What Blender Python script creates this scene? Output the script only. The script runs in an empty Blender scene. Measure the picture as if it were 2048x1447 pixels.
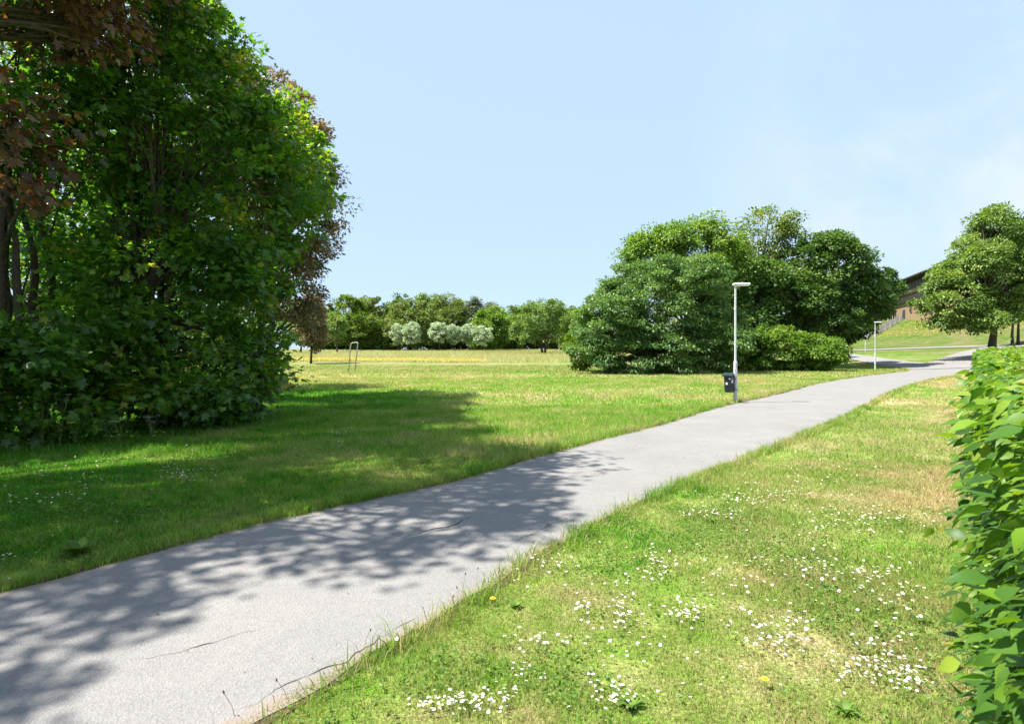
import bpy, math, numpy as np
from math import radians, sin, cos, pi
from mathutils import Vector
C = bpy.context; SC = C.scene; COL = SC.collection
# ------------------------------------------------------------------ camera, world, sun, exposure
EYE = 1.65; F = 1138.0
cd = bpy.data.cameras.new('camera'); cam = bpy.data.objects.new('camera', cd); COL.objects.link(cam)
cam.location = (0, 0, EYE); cam.rotation_euler = (radians(90), 0, 0)
cd.sensor_width = 36; cd.lens = 20.0; cd.shift_y = -23.5/2048; cd.clip_start = .05; cd.clip_end = 5000
cd.dof.use_dof = True; cd.dof.focus_distance = 11; cd.dof.aperture_fstop = 8
SC.camera = cam
SUNDIR = Vector((-.55, -.10, 1)).normalized()          # towards the sun
ELEV = math.asin(SUNDIR.z); AZ = math.atan2(SUNDIR.x, SUNDIR.y)
W = bpy.data.worlds.new('World'); SC.world = W; W.use_nodes = True
nt = W.node_tree; nt.nodes.clear(); N = nt.nodes.new; L = nt.links.new
sky = N('ShaderNodeTexSky'); sky.sky_type = 'NISHITA'; sky.sun_disc = False
sky.sun_elevation = ELEV; sky.sun_rotation = AZ; sky.altitude = 30; sky.air_density = 1.0; sky.dust_density = .6; sky.ozone_density = 1.6
bg = N('ShaderNodeBackground'); bg.inputs[1].default_value = .15
out = N('ShaderNodeOutputWorld')
tc = N('ShaderNodeTexCoord'); nz = N('ShaderNodeTexNoise'); nz.inputs['Scale'].default_value = 2.4; nz.inputs['Detail'].default_value = 6
nz.inputs['Roughness'].default_value = .55; nz.inputs['Distortion'].default_value = .3
L(tc.outputs['Generated'], nz.inputs['Vector'])
mr = N('ShaderNodeMapRange'); mr.inputs[1].default_value = .40; mr.inputs[2].default_value = .62; mr.interpolation_type = 'SMOOTHSTEP'
L(nz.outputs['Fac'], mr.inputs[0])
sx = N('ShaderNodeSeparateXYZ'); L(tc.outputs['Generated'], sx.inputs[0])
m2 = N('ShaderNodeMapRange'); m2.inputs[1].default_value = .28; m2.inputs[2].default_value = .66; L(sx.outputs[0], m2.inputs[0])
mul = N('ShaderNodeMath'); mul.operation = 'MULTIPLY'; L(mr.outputs[0], mul.inputs[0]); L(m2.outputs[0], mul.inputs[1])
hz_ = N('ShaderNodeMath'); hz_.operation = 'MULTIPLY_ADD'; hz_.inputs[1].default_value = .9; hz_.inputs[2].default_value = .0; L(mul.outputs[0], hz_.inputs[0])
mx = N('ShaderNodeMixRGB'); L(hz_.outputs[0], mx.inputs[0]); mx.inputs[2].default_value = (2.45, 2.62, 2.8, 1)
pale = N('ShaderNodeMixRGB'); pale.inputs[0].default_value = .92; L(sky.outputs[0], pale.inputs[1]); pale.inputs[2].default_value = (1.52, 2.05, 2.75, 1)
L(pale.outputs[0], mx.inputs[1]); L(mx.outputs[0], bg.inputs[0]); L(bg.outputs[0], out.inputs[0])
sd = bpy.data.lights.new('sun', 'SUN'); sd.energy = 5.0; sd.angle = radians(.53); sd.color = (1, .95, .87)
so = bpy.data.objects.new('sun', sd); COL.objects.link(so); so.rotation_euler = SUNDIR.to_track_quat('Z', 'Y').to_euler()
SC.view_settings.view_transform = 'Standard'; SC.view_settings.look = 'None'
SC.view_settings.exposure = 1.36; SC.view_settings.gamma = 1
SC.cycles.max_bounces = 6; SC.cycles.transmission_bounces = 4; SC.cycles.diffuse_bounces = 3; SC.cycles.transparent_max_bounces = 4
SC.cycles.caustics_reflective = False; SC.cycles.caustics_refractive = False

R = np.random.default_rng(7)
# ------------------------------------------------------------------ numpy noise, terrain
def _h(ix, iy, s):
    n = (ix.astype(np.int64)*374761393 + iy.astype(np.int64)*668265263 + s*1442695041) & 0xffffffff
    n = ((n ^ (n >> 13))*1274126177) & 0xffffffff
    return ((n ^ (n >> 16)) & 0xffff)/65535.0
def vn(x, y, sc=1, s=0):
    x = np.asarray(x, float)*sc; y = np.asarray(y, float)*sc
    ix = np.floor(x); iy = np.floor(y); fx = x-ix; fy = y-iy
    fx = fx*fx*(3-2*fx); fy = fy*fy*(3-2*fy)
    a = _h(ix, iy, s); b = _h(ix+1, iy, s); c = _h(ix, iy+1, s); d = _h(ix+1, iy+1, s)
    return (a*(1-fx)+b*fx)*(1-fy)+(c*(1-fx)+d*fx)*fy
def fbm(x, y, sc=1, s=0, o=4):
    t = 0; a = .5
    for i in range(o): t = t+a*vn(x, y, sc*2**i, s+i*17); a *= .5
    return t/(1-.5**o)
def ss(a, b, x):
    t = np.clip((np.asarray(x, float)-a)/(b-a), 0, 1); return t*t*(3-2*t)
def ramp(x, k=6.): # soft max(x,0)
    x = np.asarray(x, float); return np.where(x > k, x-k/2, np.where(x < 0, 0, x*x/(2*k)))
def hz(x, y):
    x = np.asarray(x, float); y = np.asarray(y, float)
    m = .017*ramp(y-48)-.008*ramp(y-110)-.009*ramp(y-230)
    r = .078*ramp(x-31)-.014*ramp(y-72)*ss(33, 45, x)
    hill = .20*ramp(x-65)*ss(20, 60, y)
    w = ss(12, 34, x)
    z = m*(1-w)+(r+hill)*w
    return np.where(z > 8, 8+4*np.tanh((z-8)/4), z)
def at(px, Y):   # the point at depth Y that the picture shows in column px, on the ground
    X = (px-1024)/F*Y; return X, Y, float(hz(X, Y))
def PX(px, py, z=0.):  # the ground point under a picture point, where the ground is level
    Y = (EYE-z)*F/(py-700); return (px-1024)/F*Y, Y
# ------------------------------------------------------------------ mesh helpers
def mesh(name, v, f, mat=None, parent=None, attrs=None, smooth=False, mats=None, fm=None):
    v = np.asarray(v, np.float32); me = bpy.data.meshes.new(name)
    if isinstance(f, np.ndarray):
        nf, k = f.shape
        me.vertices.add(len(v)); me.vertices.foreach_set('co', v.ravel())
        me.loops.add(nf*k); me.loops.foreach_set('vertex_index', f.astype(np.int32).ravel())
        me.polygons.add(nf); me.polygons.foreach_set('loop_start', np.arange(0, nf*k, k, dtype=np.int32))
        me.update(calc_edges=True)
    else:
        me.from_pydata([tuple(map(float, p)) for p in v], [], f); me.update()
    if attrs:
        for n_, d in attrs.items():
            a = me.attributes.new(n_, 'FLOAT', 'POINT'); a.data.foreach_set('value', np.asarray(d, np.float32))
    if smooth: me.polygons.foreach_set('use_smooth', np.ones(len(me.polygons), bool))
    for m in (mats or ([mat] if mat else [])): me.materials.append(m)
    if fm is not None: me.polygons.foreach_set('material_index', np.asarray(fm, np.int32))
    o = bpy.data.objects.new(name, me); COL.objects.link(o)
    if parent: o.parent = parent
    return o
def tag(o, label=None, cat=None, group=None, kind=None):
    if label: o['label'] = label
    if cat: o['category'] = cat
    if group: o['group'] = group
    if kind: o['kind'] = kind
    return o
def empty(name, loc=(0, 0, 0), rz=0, **k):
    o = bpy.data.objects.new(name, None); COL.objects.link(o); o.location = loc; o.rotation_euler = (0, 0, rz); o.empty_display_size = .3
    return tag(o, **k)
class MB:
    def __init__(s): s.v = []; s.f = []
    def add(s, v, f):
        n = len(s.v); s.v += [tuple(p) for p in v]; s.f += [tuple(i+n for i in q) for q in f]; return s
    def box(s, c, d, bev=0, rot=None):
        x, y, z = (q/2 for q in d); b = min(bev, x*.9, y*.9, z*.9)
        v = []
        if b <= 0:
            v = [(i*x, j*y, k*z) for k in (-1, 1) for i, j in ((-1, -1), (1, -1), (1, 1), (-1, 1))]
            f = [(3, 2, 1, 0), (4, 5, 6, 7)]+[(i, (i+1) % 4, (i+1) % 4+4, i+4) for i in range(4)]
        else:
            rings = [(-z, b), (-z+b, 0), (z-b, 0), (z, b)]
            for zz, q in rings:
                X = x-q; Y = y-q; e = b
                v += [(-X+e, -Y, zz), (X-e, -Y, zz), (X, -Y+e, zz), (X, Y-e, zz), (X-e, Y, zz), (-X+e, Y, zz), (-X, Y-e, zz), (-X, -Y+e, zz)]
            f = [tuple(range(7, -1, -1)), tuple(range(24, 32))]
            for r in range(3): f += [(r*8+i, r*8+(i+1) % 8, r*8+8+(i+1) % 8, r*8+8+i) for i in range(8)]
        if rot is not None: v = [tuple(rot @ Vector(p)) for p in v]
        return s.add([(p[0]+c[0], p[1]+c[1], p[2]+c[2]) for p in v], f)
    def tube(s, pts, rad, n=8, cap=True):
        pts = [Vector(p) for p in pts]; rad = rad if hasattr(rad, '__len__') else [rad]*len(pts)
        v = []; f = []; ref = None
        for i, p in enumerate(pts):
            d = (pts[min(i+1, len(pts)-1)]-pts[max(i-1, 0)]).normalized()
            if ref is None: ref = d.orthogonal().normalized()
            u = (ref-d*ref.dot(d)).normalized(); ref = u; w = d.cross(u)
            v += [p+(u*cos(2*pi*k/n)+w*sin(2*pi*k/n))*rad[i] for k in range(n)]
        for i in range(len(pts)-1): f += [(i*n+k, i*n+(k+1) % n, (i+1)*n+(k+1) % n, (i+1)*n+k) for k in range(n)]
        if cap: f += [tuple(range(n-1, -1, -1)), tuple(range((len(pts)-1)*n, len(pts)*n))]
        return s.add(v, f)
    def build(s, name, mat, parent=None, smooth=False): return mesh(name, s.v, s.f, mat, parent, smooth=smooth)
# ------------------------------------------------------------------ materials
def newmat(name):
    m = bpy.data.materials.new(name); m.use_nodes = True; t = m.node_tree; t.nodes.clear(); return m, t, t.nodes.new, t.links.new
def simple(name, col, rough=.6, metal=0, noise=.0, nsc=8, bump=0, col2=None):
    m, t, N, L = newmat(name); o = N('ShaderNodeOutputMaterial'); p = N('ShaderNodeBsdfPrincipled'); L(p.outputs[0], o.inputs[0])
    p.inputs['Roughness'].default_value = rough; p.inputs['Metallic'].default_value = metal
    c2 = col2 or tuple(c*(1-noise) for c in col)
    nz = N('ShaderNodeTexNoise'); nz.inputs['Scale'].default_value = nsc; nz.inputs['Detail'].default_value = 5
    tc = N('ShaderNodeTexCoord'); L(tc.outputs['Object'], nz.inputs['Vector'])
    r = N('ShaderNodeValToRGB'); r.color_ramp.elements[0].position = .35; r.color_ramp.elements[1].position = .65
    r.color_ramp.elements[0].color = (*c2, 1); r.color_ramp.elements[1].color = (*col, 1)
    L(nz.outputs[0], r.inputs[0]); L(r.outputs[0], p.inputs['Base Color'])
    if bump:
        b = N('ShaderNodeBump'); b.inputs['Strength'].default_value = bump; L(nz.outputs[0], b.inputs['Height']); L(b.outputs[0], p.inputs['Normal'])
    return m
def leafmat(name, stops, trans=.38, rough=.42, tcol=(1.25, 1.35, .5), spec=.35):
    m, t, N, L = newmat(name); o = N('ShaderNodeOutputMaterial'); p = N('ShaderNodeBsdfPrincipled'); tr = N('ShaderNodeBsdfTranslucent'); mx = N('ShaderNodeMixShader')
    a = N('ShaderNodeAttribute'); a.attribute_name = 't'; r = N('ShaderNodeValToRGB')
    els = r.color_ramp.elements
    els[0].position = stops[0][0]; els[0].color = (*stops[0][1], 1); els[1].position = stops[-1][0]; els[1].color = (*stops[-1][1], 1)
    for q, c in stops[1:-1]: e = els.new(q); e.color = (*c, 1)
    L(a.outputs['Fac'], r.inputs[0]); L(r.outputs[0], p.inputs['Base Color']); p.inputs['Roughness'].default_value = rough
    p.inputs['Specular IOR Level'].default_value = spec
    mu = N('ShaderNodeMixRGB'); mu.blend_type = 'MULTIPLY'; mu.inputs[0].default_value = 1; L(r.outputs[0], mu.inputs[1]); mu.inputs[2].default_value = (*tcol, 1)
    L(mu.outputs[0], tr.inputs[0]); mx.inputs[0].default_value = trans; L(p.outputs[0], mx.inputs[1]); L(tr.outputs[0], mx.inputs[2]); L(mx.outputs[0], o.inputs[0])
    return m
def lawn_nodes(t, N, L):
    """patchwork of lush, yellowish and dry straw turf, by place in the world"""
    g = N('ShaderNodeNewGeometry'); s = N('ShaderNodeSeparateXYZ'); L(g.outputs['Position'], s.inputs[0])
    cx = N('ShaderNodeCombineXYZ'); L(s.outputs[0], cx.inputs[0]); L(s.outputs[1], cx.inputs[1])
    def noise(sc, det, rough=.6, off=0):
        n = N('ShaderNodeTexNoise'); n.inputs['Scale'].default_value = sc; n.inputs['Detail'].default_value = det; n.inputs['Roughness'].default_value = rough
        ad = N('ShaderNodeVectorMath'); ad.operation = 'ADD'; L(cx.outputs[0], ad.inputs[0]); ad.inputs[1].default_value = (off, off*.7, 0); L(ad.outputs[0], n.inputs['Vector']); return n.outputs[0]
    def mrange(src, a, b, c=0, d=1):
        m = N('ShaderNodeMapRange'); m.interpolation_type = 'SMOOTHSTEP'
        for i, q in enumerate((a, b, c, d)): m.inputs[1+i].default_value = q
        L(src, m.inputs[0]); return m.outputs[0]
    def math_(op, a, b):
        m = N('ShaderNodeMath'); m.operation = op
        for i, q in enumerate((a, b)):
            if isinstance(q, (int, float)): m.inputs[i].default_value = q
            else: L(q, m.inputs[i])
        return m.outputs[0]
    X, Y = s.outputs[0], s.outputs[1]
    # signed distance right of the path's centre line (straight near part)
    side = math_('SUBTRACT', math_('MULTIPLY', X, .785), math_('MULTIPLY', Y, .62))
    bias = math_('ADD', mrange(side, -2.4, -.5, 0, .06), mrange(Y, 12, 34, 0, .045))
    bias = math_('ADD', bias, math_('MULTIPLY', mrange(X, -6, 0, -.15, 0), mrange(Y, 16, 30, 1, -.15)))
    n1 = noise(.75, 8, .72); n2 = noise(.13, 5, .6, 31); n3 = noise(6, 3, .6, 11)
    mixn = math_('ADD', math_('MULTIPLY', n1, .55), math_('ADD', math_('MULTIPLY', n2, .30), math_('MULTIPLY', n3, .15)))
    bias = math_('ADD', bias, mrange(X, 36, 44, 0, -.04))
    tot = math_('ADD', math_('ADD', math_('MULTIPLY', mixn, 1.6), -.30), bias)
    r = N('ShaderNodeValToRGB'); e = r.color_ramp.elements
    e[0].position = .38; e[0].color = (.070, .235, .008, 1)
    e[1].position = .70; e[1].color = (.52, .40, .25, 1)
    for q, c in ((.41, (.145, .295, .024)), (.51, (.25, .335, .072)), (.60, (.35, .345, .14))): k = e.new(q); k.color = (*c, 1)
    L(tot, r.inputs[0])
    return r.outputs[0], X, Y, noise, mrange, math_, g
def grassmat(name, tip=1.25):
    m, t, N, L = newmat(name); col = lawn_nodes(t, N, L)[0]
    a = N('ShaderNodeAttribute'); a.attribute_name = 't'
    hv = N('ShaderNodeHueSaturation'); L(col, hv.inputs['Color']); mr = N('ShaderNodeMapRange'); mr.inputs[3].default_value = .45; mr.inputs[4].default_value = 1.6; L(a.outputs['Fac'], mr.inputs[0]); L(mr.outputs[0], hv.inputs['Value'])
    dry = N('ShaderNodeMapRange'); dry.inputs[1].default_value = .93; dry.inputs[2].default_value = .97; L(a.outputs['Fac'], dry.inputs[0])
    mm = N('ShaderNodeMixRGB'); L(dry.outputs[0], mm.inputs[0]); L(hv.outputs[0], mm.inputs[1]); mm.inputs[2].default_value = (.42, .36, .18, 1)
    p = N('ShaderNodeBsdfPrincipled'); p.inputs['Roughness'].default_value = .5; p.inputs['Specular IOR Level'].default_value = .3; L(mm.outputs[0], p.inputs['Base Color'])
    tr = N('ShaderNodeBsdfTranslucent'); mu = N('ShaderNodeMixRGB'); mu.blend_type = 'MULTIPLY'; mu.inputs[0].default_value = 1; L(mm.outputs[0], mu.inputs[1]); mu.inputs[2].default_value = (1.2, 1.3, .6, 1); L(mu.outputs[0], tr.inputs[0])
    mx = N('ShaderNodeMixShader'); mx.inputs[0].default_value = .45; L(p.outputs[0], mx.inputs[1]); L(tr.outputs[0], mx.inputs[2])
    o = N('ShaderNodeOutputMaterial'); L(mx.outputs[0], o.inputs[0]); return m
def groundmat():
    m, t, N, L = newmat('lawn_ground'); col, X, Y, noise, mrange, math_, g = lawn_nodes(t, N, L)
    # long grass meadow beyond the mown lawn is paler
    n = noise(.25, 6, .65, 5)
    rr = N('ShaderNodeValToRGB'); e = rr.color_ramp.elements; e[0].position = .3; e[0].color = (.20, .28, .06, 1); e[1].position = .7; e[1].color = (.55, .52, .27, 1); L(n, rr.inputs[0])
    far = mrange(math_('SUBTRACT', Y, math_('MULTIPLY', noise(.08, 3), 14)), 60, 66, 0, 1); left = mrange(X, 15, 22, 1, 0); fm = math_('MULTIPLY', far, left)
    mm = N('ShaderNodeMixRGB'); L(fm, mm.inputs[0]); L(col, mm.inputs[1]); L(rr.outputs[0], mm.inputs[2])
    # thatch and soil showing between the blades close by
    fine = noise(45, 4, .7, 3)
    near = mrange(Y, 6, 26, .75, 0); k = math_('MULTIPLY', mrange(fine, .42, .6), near)
    m3 = N('ShaderNodeMixRGB'); L(k, m3.inputs[0]); L(mm.outputs[0], m3.inputs[1]); m3.inputs[2].default_value = (.13, .115, .045, 1)
    hv = N('ShaderNodeHueSaturation'); L(m3.outputs[0], hv.inputs['Color']); L(math_('MULTIPLY', mrange(noise(2.2, 8, .75, 9), .3, .7, .72, 1.2), math_('MULTIPLY', mrange(Y, 30, 50, .95, .60), mrange(X, 36, 62, 1, .62))), hv.inputs['Value'])  # far ground and bank coloured darker in place of shade between missing blades
    p = N('ShaderNodeBsdfPrincipled'); p.inputs['Roughness'].default_value = .9; p.inputs['Specular IOR Level'].default_value = .1
    L(hv.outputs[0], p.inputs['Base Color'])
    b = N('ShaderNodeBump'); b.inputs['Strength'].default_value = .6; b.inputs['Distance'].default_value = .06; L(noise(9, 8, .8, 2), b.inputs['Height']); L(b.outputs[0], p.inputs['Normal'])
    o = N('ShaderNodeOutputMaterial'); L(p.outputs[0], o.inputs[0]); return m
def asphaltmat():
    m, t, N, L = newmat('asphalt'); g = N('ShaderNodeNewGeometry')
    def noise(sc, det=4, r=.6):
        n = N('ShaderNodeTexNoise'); n.inputs['Scale'].default_value = sc; n.inputs['Detail'].default_value = det; n.inputs['Roughness'].default_value = r; L(g.outputs['Position'], n.inputs['Vector']); return n
    v = N('ShaderNodeTexVoronoi'); v.inputs['Scale'].default_value = 85; L(g.outputs['Position'], v.inputs['Vector'])
    r = N('ShaderNodeValToRGB'); e = r.color_ramp.elements; e[0].position = .0; e[0].color = (.185, .179, .172, 1); e[1].position = 1; e[1].color = (.252, .243, .233, 1)
    L(v.outputs['Color'], r.inputs[0])
    n = noise(.7, 9, .72); r2 = N('ShaderNodeValToRGB'); e = r2.color_ramp.elements; e[0].position = .3; e[0].color = (.82, .82, .84, 1); e[1].position = .7; e[1].color = (1.06, 1.05, 1.04, 1); L(n.outputs[0], r2.inputs[0])
    mu = N('ShaderNodeMixRGB'); mu.blend_type = 'MULTIPLY'; mu.inputs[0].default_value = 1; L(r.outputs[0], mu.inputs[1]); L(r2.outputs[0], mu.inputs[2])
    a = N('ShaderNodeAttribute'); a.attribute_name = 'edge'      # worn sandy margins
    n5 = noise(7, 5, .7); ad = N('ShaderNodeMath'); ad.operation = 'MULTIPLY_ADD'; L(n5.outputs[0], ad.inputs[0]); ad.inputs[1].default_value = .9; L(a.outputs['Fac'], ad.inputs[2])
    me = N('ShaderNodeMapRange'); me.inputs[1].default_value = 1.12; me.inputs[2].default_value = 1.42; L(ad.outputs[0], me.inputs[0])
    mx = N('ShaderNodeMixRGB'); L(me.outputs[0], mx.inputs[0]); L(mu.outputs[0], mx.inputs[1]); mx.inputs[2].default_value = (.23, .18, .14, 1)
    p = N('ShaderNodeBsdfPrincipled'); p.inputs['Roughness'].default_value = .85; p.inputs['Specular IOR Level'].default_value = .25; L(mx.outputs[0], p.inputs['Base Color'])
    b = N('ShaderNodeBump'); b.inputs['Strength'].default_value = .7; b.inputs['Distance'].default_value = .006; L(v.outputs['Distance'], b.inputs['Height'])
    L(b.outputs[0], p.inputs['Normal']); o = N('ShaderNodeOutputMaterial'); L(p.outputs[0], o.inputs[0]); return m
M = dict(
 bark=simple('bark', (.085, .065, .048), .9, 0, .5, 14, .6), palebark=simple('pale_bark', (.24, .21, .17), .9, 0, .4, 14, .5),
 stem=simple('green_stem', (.16, .20, .06), .7, 0, .3, 30), twig=simple('hedge_twig', (.13, .10, .05), .8, 0, .3, 30),
 drystalk=simple('dry_stalk', (.30, .22, .12), .8, 0, .3, 30),
 galv=simple('galvanised_steel', (.52, .53, .55), .5, .0, .15, 6), galvdark=simple('painted_grey_steel', (.20, .21, .23), .55, .2, .2, 6),
 lampwhite=simple('lamp_housing', (.62, .63, .62), .4, 0, .1, 5), glass=simple('lamp_diffuser', (.75, .76, .74), .3),
 bin=simple('bin_plastic', (.009, .013, .024), .5, 0, .3, 6), binlid=simple('bin_lid', (.020, .045, .045), .3, 0, .3, 9),
 sticker=simple('white_sticker', (.8, .8, .8), .6), mark=simple('scratched_mark', (.30, .28, .30), .7), screw=simple('screw', (.6, .6, .6), .4, .8),
 white=simple('daisy_petals', (.64, .64, .63), .6), yellow=simple('flower_yellow', (.75, .52, .02), .6),
 cow=simple('umbel_white', (.60, .62, .55), .7), tube=simple('pale_tube', (.34, .33, .31), .4, .3, .2, 12),
 crack=simple('crack_dirt', (.05, .04, .035), 1), soil=simple('path_edge_soil', (.095, .060, .034), 1, 0, .5, 12, .7),
 brick=simple('yellow_brick', (.30, .21, .11), .85, 0, .2, 3), darkwood=simple('dark_wood', (.030, .022, .018), .7, 0, .3, 2),
 roof=simple('roof_felt', (.025, .022, .022), .8), pane=simple('window_glass', (.05, .06, .08), .5), frame=simple('window_frame', (.20, .15, .11), .5),
 door=simple('blue_door', (.045, .06, .095), .5), conc=simple('concrete', (.20, .19, .18), .85, 0, .15, 3), wallwhite=simple('white_render', (.75, .75, .74), .7),
)
G = dict(
 maple=leafmat('maple_leaf', [(0, (.036, .095, .014)), (.5, (.080, .185, .024)), (.85, (.18, .29, .028)), (1, (.40, .34, .05))], .55, .33, (1.5, 1.6, .5), .6),
 copper=leafmat('copper_leaf', [(0, (.040, .021, .014)), (.5, (.120, .060, .030)), (.85, (.17, .11, .04)), (1, (.22, .20, .05))], .48, .38, (1.5, 1.2, .6), .5),
 tan=leafmat('seeded_leaf', [(0, (.06, .09, .025)), (.35, (.18, .13, .07)), (.75, (.38, .28, .18)), (1, (.12, .20, .045))], .35, .5, (1.2, 1.1, .6)),
 hornbeam=leafmat('dense_dark_leaf', [(0, (.052, .115, .036)), (.5, (.125, .220, .062)), (1, (.25, .35, .12))], .38, .36),
 ash=leafmat('yellow_green_leaf', [(0, (.085, .165, .02)), (.5, (.175, .29, .04)), (1, (.33, .41, .09))], .35, .45),
 seedy=leafmat('loose_yellow_leaf', [(0, (.065, .13, .02)), (.6, (.16, .24, .045)), (1, (.38, .35, .13))], .35, .45),
 dark=leafmat('dark_maple_leaf', [(0, (.040, .090, .020)), (.5, (.088, .170, .034)), (1, (.18, .27, .05))], .34, .4),
 fresh=leafmat('fresh_feathery_leaf', [(0, (.06, .13, .018)), (.5, (.13, .23, .028)), (1, (.26, .36, .05))], .42, .45),
 lime=leafmat('lime_leaf', [(0, (.08, .14, .015)), (.5, (.13, .21, .02)), (1, (.21, .27, .04))], .4, .5),
 olive=leafmat('olive_leaf', [(0, (.075, .12, .025)), (.5, (.16, .22, .045)), (1, (.30, .35, .09))], .28, .55),
 field=leafmat('field_maple_leaf', [(0, (.08, .15, .03)), (.5, (.165, .26, .055)), (1, (.31, .39, .10))], .32, .5),
 silver=leafmat('silver_leaf', [(0, (.24, .34, .13)), (.5, (.46, .55, .32)), (1, (.74, .78, .62))], .2, .6, (.9, 1, .8)),
 grey=leafmat('grey_green_leaf', [(0, (.09, .13, .08)), (.5, (.16, .20, .13)), (1, (.25, .28, .19))], .25, .6),
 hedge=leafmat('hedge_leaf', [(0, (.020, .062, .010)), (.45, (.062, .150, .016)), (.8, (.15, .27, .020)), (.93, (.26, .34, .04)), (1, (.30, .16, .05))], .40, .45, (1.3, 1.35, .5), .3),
 weed=leafmat('weed_leaf', [(0, (.05, .12, .015)), (1, (.16, .27, .035))], .35, .45),
)
GRASS = grassmat('grass_blades')
# ------------------------------------------------------------------ leaves
def _fan(half, cy):
    o = [half[0]]+half[1:-1]+[half[-1]]+[(-x, y) for x, y in reversed(half[1:-1])]
    v = [(0, cy, .0)]+[(x, y, -.30*abs(x)-.12*y*y) for x, y in o]; n = len(o)
    return np.array(v, float), np.array([(0, 1+i, 1+(i+1) % n) for i in range(n)])
LEAF = dict(
 maple=_fan([(0, 0), (.16, -.07), (.44, .00), (.29, .20), (.58, .50), (.40, .52), (.21, .50), (.20, .66), (0, 1)], .34),
 oval=(np.array([(0, 0, 0), (0, .3, .02), (0, .65, -.02), (0, 1, -.16), (.22, .18, .06), (.26, .42, .05), (.10, .78, -.05), (-.22, .18, .06), (-.26, .42, .05), (-.10, .78, -.05)], float),
       np.array([(0, 4, 1), (4, 5, 1), (1, 5, 2), (5, 6, 2), (2, 6, 3), (0, 1, 7), (7, 1, 8), (1, 2, 8), (8, 2, 9), (2, 3, 9)])),
 quad=(np.array([(0, 0, 0), (.34, .45, .10), (0, 1, -.1), (-.34, .45, .10)], float), np.array([(0, 1, 2), (0, 2, 3)])),
 lobed=(np.array([(0, 0, 0), (.48, .18, -.02), (.26, .50, -.03), (0, 1, -.14), (-.26, .50, -.03), (-.48, .18, -.02), (0, .35, .08)], float), np.array([(6, i, (i+1) % 6) for i in range(6)])),
)
def nrm(a): return a/np.maximum(np.linalg.norm(a, axis=-1, keepdims=True), 1e-9)
def leaves(kind, pos, normal, axis, size):
    lv, lf = LEAF[kind]; a = nrm(axis); n = nrm(normal-a*np.sum(normal*a, -1, keepdims=True)); b = np.cross(a, n)
    v = pos[:, None, :]+size[:, None, None]*(lv[None, :, 0:1]*b[:, None]+lv[None, :, 1:2]*a[:, None]+lv[None, :, 2:3]*n[:, None])
    k = len(lv); f = lf[None]+(np.arange(len(pos))*k)[:, None, None]
    return v.reshape(-1, 3), f.reshape(-1, 3), k
def rdir(rng, n): return nrm(rng.normal(size=(n, 3)))
def crown_points(rng, lobes, ncl, rc, shell=.55):
    """cluster centres spread through the outer part of the lobes; uneven outline"""
    w = np.array([(l[3]*l[4]+l[4]*l[5]+l[3]*l[5]) for l in lobes]); w = w/w.sum(); P = []; D = []
    idx = rng.choice(len(lobes), ncl*3, p=w); d = rdir(rng, ncl*3)
    for i in range(ncl*3):
        l = lobes[idx[i]]; c = np.array(l[:3]); r = np.array(l[3:6]); u = d[i]
        amp = .86+.30*vn(u[0]*2.2+l[0], u[2]*2.2+u[1]*1.7, 1.3, 3)-.10
        q = amp*(shell+(1-shell)*rng.random()**.5)
        p = c+u*r*q
        if p[2] < hz(p[0], p[1])+.12: continue
        ok = True
        for j, m in enumerate(lobes):
            if j != idx[i] and np.sum(((p-np.array(m[:3]))/np.array(m[3:6]))**2) < .32: ok = False; break
        if ok: P.append(p); D.append(u)
        if len(P) >= ncl: break
    return np.array(P), np.array(D)
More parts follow.
